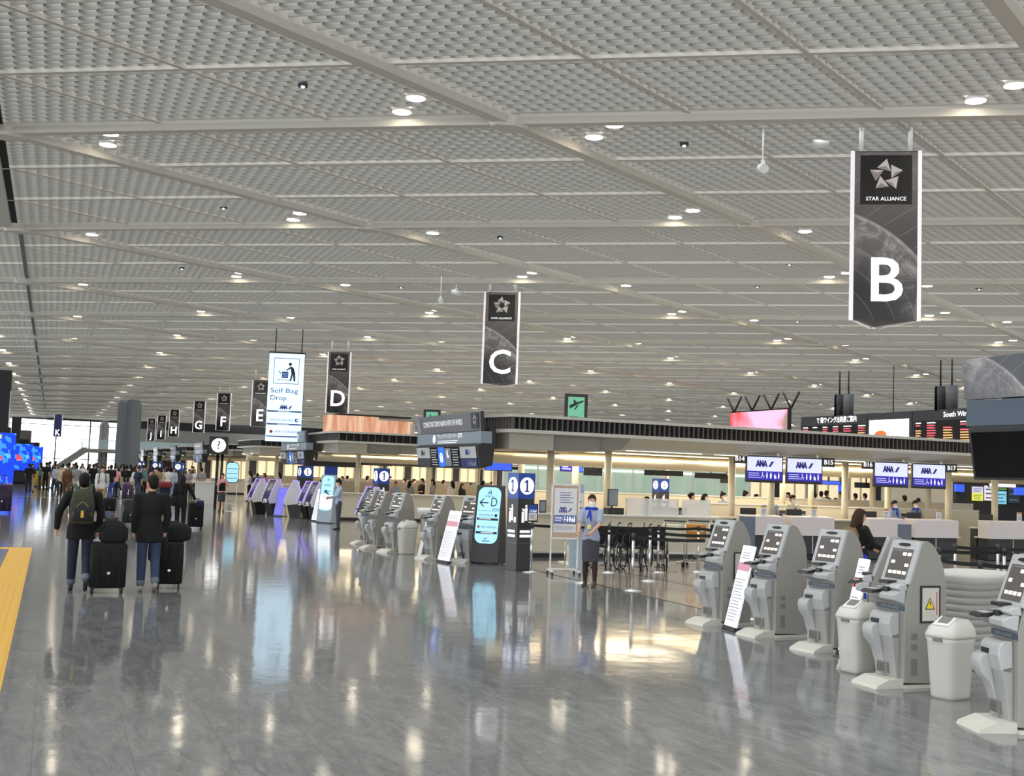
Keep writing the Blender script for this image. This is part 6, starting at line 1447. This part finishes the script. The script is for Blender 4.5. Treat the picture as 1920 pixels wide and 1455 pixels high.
crowd('person in a grey T-shirt and navy trousers with a waist bag, back to the camera', 375, 939, PI+.1, 1.76, 'grey', 'navy', sleeve='short', **STAND)
lst = [
 (52, 925, 'black', 'denim', 1.66, 'short', 'person in a black jacket and jeans seated-looking beside the blue video column', PI, STAND),
 (58, 922, 'charcoal', 'beige', 1.62, 'bob', 'person in a charcoal top and beige trousers next to the yellow case', .4, PHONE),
 (84, 920, 'black', 'black', 1.74, 'short', 'person all in black standing right of the yellow case', PI-.3, STAND),
 (103, 924, 'ltblue', 'denim2', 1.66, 'bob', 'person in a light blue top and blue jeans at the left of the crowd', .3, WALK),
 (111, 932, 'beige', 'charcoal', 1.64, 'short', 'person in a beige top and dark shorts near the front left of the crowd', .1, WALK2),
 (123, 937, 'brown', 'brown', 1.66, 'bob', 'person in brown from head to foot walking forward at the left', -.1, WALK),
 (141, 930, 'grey', 'white', 1.70, 'short', 'person in a grey shirt and white trousers left of the backpack traveller', PI, WALK),
 (152, 923, 'white', 'denim', 1.70, 'short', 'person in a white shirt and jeans just behind the backpack traveller\'s head', .2, STAND),
 (163, 921, 'white', 'black', 1.68, 'bob', 'person in a white top and black trousers in the second row of the crowd', 2.8, PHONE),
 (172, 925, 'black', 'denim', 1.74, 'short', 'person in a black sweatshirt and jeans right of the backpack traveller\'s head', PI, STAND),
 (205, 938, 'black', 'blue', 1.76, 'short', 'person in a black T-shirt and bright blue jeans seen from behind', PI, STAND),
 (215, 932, 'pink', 'navy', 1.66, 'short', 'person in a pale pink top and navy trousers beside the black T-shirt', .6, PHONE),
 (234, 936, 'black', 'grey', 1.76, 'short', 'person in a black T-shirt, grey trousers and pink collar in front of the grey columns', PI, STAND),
 (246, 931, 'white', 'beige', 1.66, 'bob', 'person in a white top and beige trousers right of the grey columns', 2.2, WALK2),
 (256, 942, 'navy', 'denim2', 1.74, 'short', 'person in a navy polo shirt and jeans walking towards the red shirt', -1.0, WALK),
 (268, 931, 'teal', 'black', 1.70, 'short', 'person in a teal top and black trousers in the middle of the crowd', .5, STAND),
 (283, 928, 'purple', 'charcoal', 1.68, 'short', 'person in a purple top and charcoal trousers behind the man in black', PI, PHONE),
 (294, 938, 'khaki', 'khaki', 1.74, 'short', 'person in a khaki shirt and trousers with a dark backpack, right of the red shirt', PI+.5, WALK),
 (302, 930, 'beige', 'navy', 1.66, 'bob', 'person in a beige top and navy trousers at the right of the crowd', 1.2, STAND),
 (313, 934, 'white', 'black', 1.70, 'short', 'person in a white T-shirt and black trousers left of the long-haired traveller', PI-.4, PHONE),
 (323, 930, 'ltblue', 'ltblue', 1.68, 'bob', 'person in pale blue from neck to ankle near the long-haired traveller', .2, WALK2),
 (352, 934, 'grey', 'dkgrey', 1.64, 'short', 'person in a grey patterned top right of the long-haired traveller', -.6, STAND),
 (362, 931, 'white', 'dkgrey', 1.62, 'bob', 'person in a white top and slate trousers beside the grey T-shirt', .4, PHONE),
]
protos = {}
def crowd_light(lab, px, py, topc, botc, H, hair, rz, pose, group=None):
    """crowd figure; meshes shared between figures of one pose, coloured per object"""
    key = (hair, id(pose)); p = gnd(px, py)
    if key not in protos:
        t, *_ = person('', (0, 0, 0), 0, 1.70, top=C['grey'], bottom=C['navy'], shoes=C['charcoal'], hair=hair, vox=.026, detail=False, fem=(hair == 'bob'), sleeve='long' if hair == 'bob' else 'short', **pose)
        protos[key] = [t, False]
    src, used = protos[key]
    t = dup(src) if used else src; protos[key][1] = True
    t.location = (p.x, p.y, 0); t.rotation_euler = (0, 0, rz); s = H/1.70; t.scale = (s, s, s); t['label'] = lab; t['category'] = 'person'
    if group: t['group'] = group
    for ch in t.children:
        nm = ch.name.split('.')[0]
        if nm in ('top', 'trousers'):
            ch.material_slots[0].link = 'OBJECT'; ch.material_slots[0].material = C[topc if nm == 'top' else botc]
    return t
for px, py, tc_, bc_, H, hr, lab, rz, pose in lst: crowd_light(lab, px, py, tc_, bc_, H, hr, rz, pose)
rr = random.Random(11); names = list(C)
rows = [(x, y) for y in (905, 909, 914, 919) for x in range(74, 392, 13)]
wid = {'dkgrey': 'slate', 'ltblue': 'light blue', 'denim2': 'mid-blue denim', 'royal': 'royal blue', 'green': 'olive'}
seenc = set(); n_far = 0
for x, y in rows:
    if rr.random() < .34: continue
    tc_, bc_ = rr.choice(['black', 'white', 'grey', 'navy', 'charcoal', 'ltblue', 'beige', 'green', 'blue', 'pink', 'brown', 'teal', 'white', 'black', 'cream']), rr.choice(['black', 'denim', 'navy', 'khaki', 'dkgrey', 'denim2', 'beige', 'charcoal'])
    crowd_light('distant traveller in the far crowd wearing %s over %s' % (wid.get(tc_, tc_), wid.get(bc_, bc_)) , x+rr.uniform(-4, 4), y+rr.uniform(-2, 2), tc_, bc_, rr.uniform(1.58, 1.8), rr.choice(('short', 'short', 'bob')), rr.uniform(0, 6.2), rr.choice((WALK, WALK2, STAND, PHONE)), 'distant travellers wearing %s over %s' % (wid.get(tc_, tc_), wid.get(bc_, bc_)))
# luggage in the crowd
def csuit(lab, px, py, mt, w_=.42, h=.6, rz=0, handle=.3):
    p = gnd(px, py); suitcase(lab, (p.x, p.y, 0), rz, w_, h, .26, mt, handle)
csuit('yellow hard-shell suitcase in the left part of the crowd', 74, 913, mat('case_yellow', srgb(226, 190, 60), .35), .8, 1.0)
csuit('dark purple suitcase cut by the left edge of the picture', 2, 962, mat('case_purple', srgb(44, 20, 60), .4), .62, .92)
csuit('black suitcase trailing behind the traveller in the white shirt', 204, 962, C['black'], .44, .48, .1, .4)
csuit('dark green suitcase just left of the man in the plain black jacket', 243, 985, mat('case_green_black', (.012, .018, .016), .4), .46, .72)
csuit('purple suitcase with a white bag leaning on it, beside the grey columns', 238, 926+12, mat('case_plum', srgb(72, 44, 84), .4), .5, .75)
p = gnd(231, 934); softbag('paper_bag', 'white paper bag leaning against the purple suitcase', (p.x, p.y-.2, .0), .3, [(0, 0, 0, .16, .05), (0, 0, .4, .18, .07)], M_paper)
csuit('navy suitcase with a red bag on top, left of the long-haired traveller', 307, 941, C['navy'], .5, .62)
p = gnd(307, 941); softbag('duffel_bag', 'dark red duffel bag lying on the navy suitcase', (p.x, p.y, .70), 0, [(0, 0, 0, .30, .14), (0, 0, .06, .38, .17), (0, 0, .22, .36, .16), (0, 0, .3, .22, .1)], mat('bag_crimson', srgb(120, 24, 44), .6))
p = gnd(402, 878); 
# ---- staff and travellers around the desks
def desk_person(lab, px, ptop, Y, H, topc, rz, hair='short', mask=True, **kw):
    p = atY(px, ptop, Y); return person(lab, (p.x, Y, 0), rz, max(1.5, min(1.78, p.z)) if H is None else H, top=C[topc], bottom=C['charcoal'], hair=hair, mask=M_maskw if mask else None, vox=.02, sleeve=kw.pop('sleeve', 'short'), armL=(.3, .1, .9, .2), armR=(.3, .1, .9, .2), detail=kw.pop('detail', True), **kw)
desk_person('masked clerk in a cream shirt and dark tie between the first two desks', 1486, 940, 25.9, 1.68, 'cream', .05, parts=lambda t, J, P, sh, s, hd, vox: MB().poly([(-.02, -.128, sh-.02), (.02, -.128, sh-.02), (.028, -.135, sh-.32), (0, -.137, sh-.36), (-.028, -.135, sh-.32)], M_ink).build('necktie', t))
desk_person('clerk in pale blue turned away, left of the clerk in the cream shirt', 1444, 934, 26.3, 1.66, 'ltblue', 2.6, 'short', False)
desk_person('masked clerk with a blue scarf behind the left desk of the right pair', 1677, 942, 25.7, 1.62, 'ltblue', .1, 'bun', fem=True, parts=uniform)
desk_person('masked clerk in a grey blouse with a navy bow standing at the slate board', 1716, 942, 25.9, 1.64, 'grey', -.1, 'bun', fem=True, parts=uniform)
desk_person('clerk with dark bun leaning over papers behind the long counter', 1213, 926, 25.6, 1.52, 'ltblue', .3, 'bun', fem=True)
desk_person('clerk in a lilac blouse facing right in the rear row, leftmost of three', 1297, 917, 29.4, 1.62, 'ltblue', 1.2, 'bun', fem=True)
desk_person('clerk in a lilac blouse typing in the rear row, second of three', 1322, 918, 29.3, 1.60, 'ltblue', .6, 'bob', fem=True)
desk_person('masked clerk with a high bun walking in the rear row, third of three', 1356, 914, 28.6, 1.66, 'ltblue', .3, 'topbun', fem=True)
desk_person('traveller with a dark jacket and bun seen from the side behind the partition', 1398, 918, 31.5, 1.70, 'black', 1.4, 'topbun', False, fem=True)
desk_person('traveller with short dark hair in white beside the dark jacketed one', 1418, 926, 31.5, 1.62, 'white', .2, 'short', False)
desk_person('head and shoulders of a seated traveller behind the cream shirted clerk', 1472, 930, 31.4, 1.55, 'brown', PI, 'short', False)
desk_person('traveller in black with a rucksack, back to the camera, above the right desks', 1696, 930, 32.0, 1.74, 'black', PI, 'short', False)
desk_person('traveller with brown hair bending beside the traveller in black', 1722, 934, 32.0, 1.66, 'brown', 2.0, 'bob', False)
desk_person('traveller with brown curly hair at the cream partition in the centre', 1567, 935, 31.6, 1.58, 'pink', 2.4, 'bob', False, hairmt=M_hairb)
for k, (px, pt, Y) in enumerate(((1192, 914, 40.5), (1478, 922, 36.5), (1527, 922, 36.3), (1540, 920, 36.8), (1550, 918, 37.0), (1578, 922, 36.6), (1604, 924, 36.4), (1622, 924, 36.9))):
    p = atY(px, pt, Y); cols = ['brown', 'black', 'beige', 'white', 'black', 'grey', 'navy', 'pink']; bt = ['navy', 'black', 'denim', 'khaki', 'charcoal', 'black', 'beige', 'denim2']
    key = gnd(960, 1000); t = crowd_light('distant traveller in %s over the rear partition, %s' % (cols[k], ['behind the glass office counter', 'left of the group', 'first of the group', 'second of the group', 'third of the group', 'right of the group', 'near the middle column', 'farthest right'][k]), 960, 1000, cols[k], bt[k], max(1.5, min(1.8, p.z)), 'short', rr.uniform(0, 6), STAND); t.location = (p.x, Y, 0)
k = 0
for Yr, xs in ((45.6, (700, 722, 742, 768, 790, 812, 846, 868, 905, 925)), (49.5, (690, 710, 733, 757, 779, 801, 835, 880)), (62.5, (470, 480, 492, 520, 603, 612, 640, 655))):
    for x in xs:
        tc_, bc_ = rr.choice(['ltblue', 'white', 'black', 'charcoal', 'grey', 'pink']), rr.choice(['navy', 'charcoal', 'black'])
        p = atY(x+rr.uniform(-4, 4), 900, Yr); w2 = wid.get(tc_, tc_)
        t = crowd_light('far person in %s over %s behind the %s island counter' % (w2, wid.get(bc_, bc_), 'middle' if Yr < 55 else 'zone D'), 960, 1000, tc_, bc_, rr.uniform(1.5, 1.72), rr.choice(('short', 'bob')), rr.uniform(0, 6.2), rr.choice((STAND, PHONE)), 'far people in %s over %s behind the %s island' % (w2, wid.get(bc_, bc_), 'middle' if Yr < 55 else 'zone D')); t.location = (p.x, Yr, 0)
# ---- traveller with the brown backpack pushing a pram behind the kiosks
p = gnd(1612, 1120); p = Vector((13.9, 18.3, 0)); pp = atY(1612, 955, 14.2); 
person('traveller with brown hair, black jacket and tan backpack walking right behind the kiosks', (pp.x, 14.2, 0), face(1, -.1), 1.62, top=C['black'], bottom=C['royal'], hair='bob', hairmt=M_hairb, vox=.016, fem=True, legL=(.25, .1), legR=(-.2, .2), armL=(.5, .1, 1.2, .1), armR=(.5, .1, 1.2, .1), hem=.05)
softbag('backpack', 'tan brown backpack on the traveller behind the kiosks', (pp.x-.19, 14.19, .86), PI/2, [(0, 0, 0, .13, .07), (0, 0, .06, .15, .10), (0, 0, .34, .14, .10), (0, 0, .44, .09, .06)], mat('backpack_tan', srgb(122, 100, 66), .8), 'backpack')
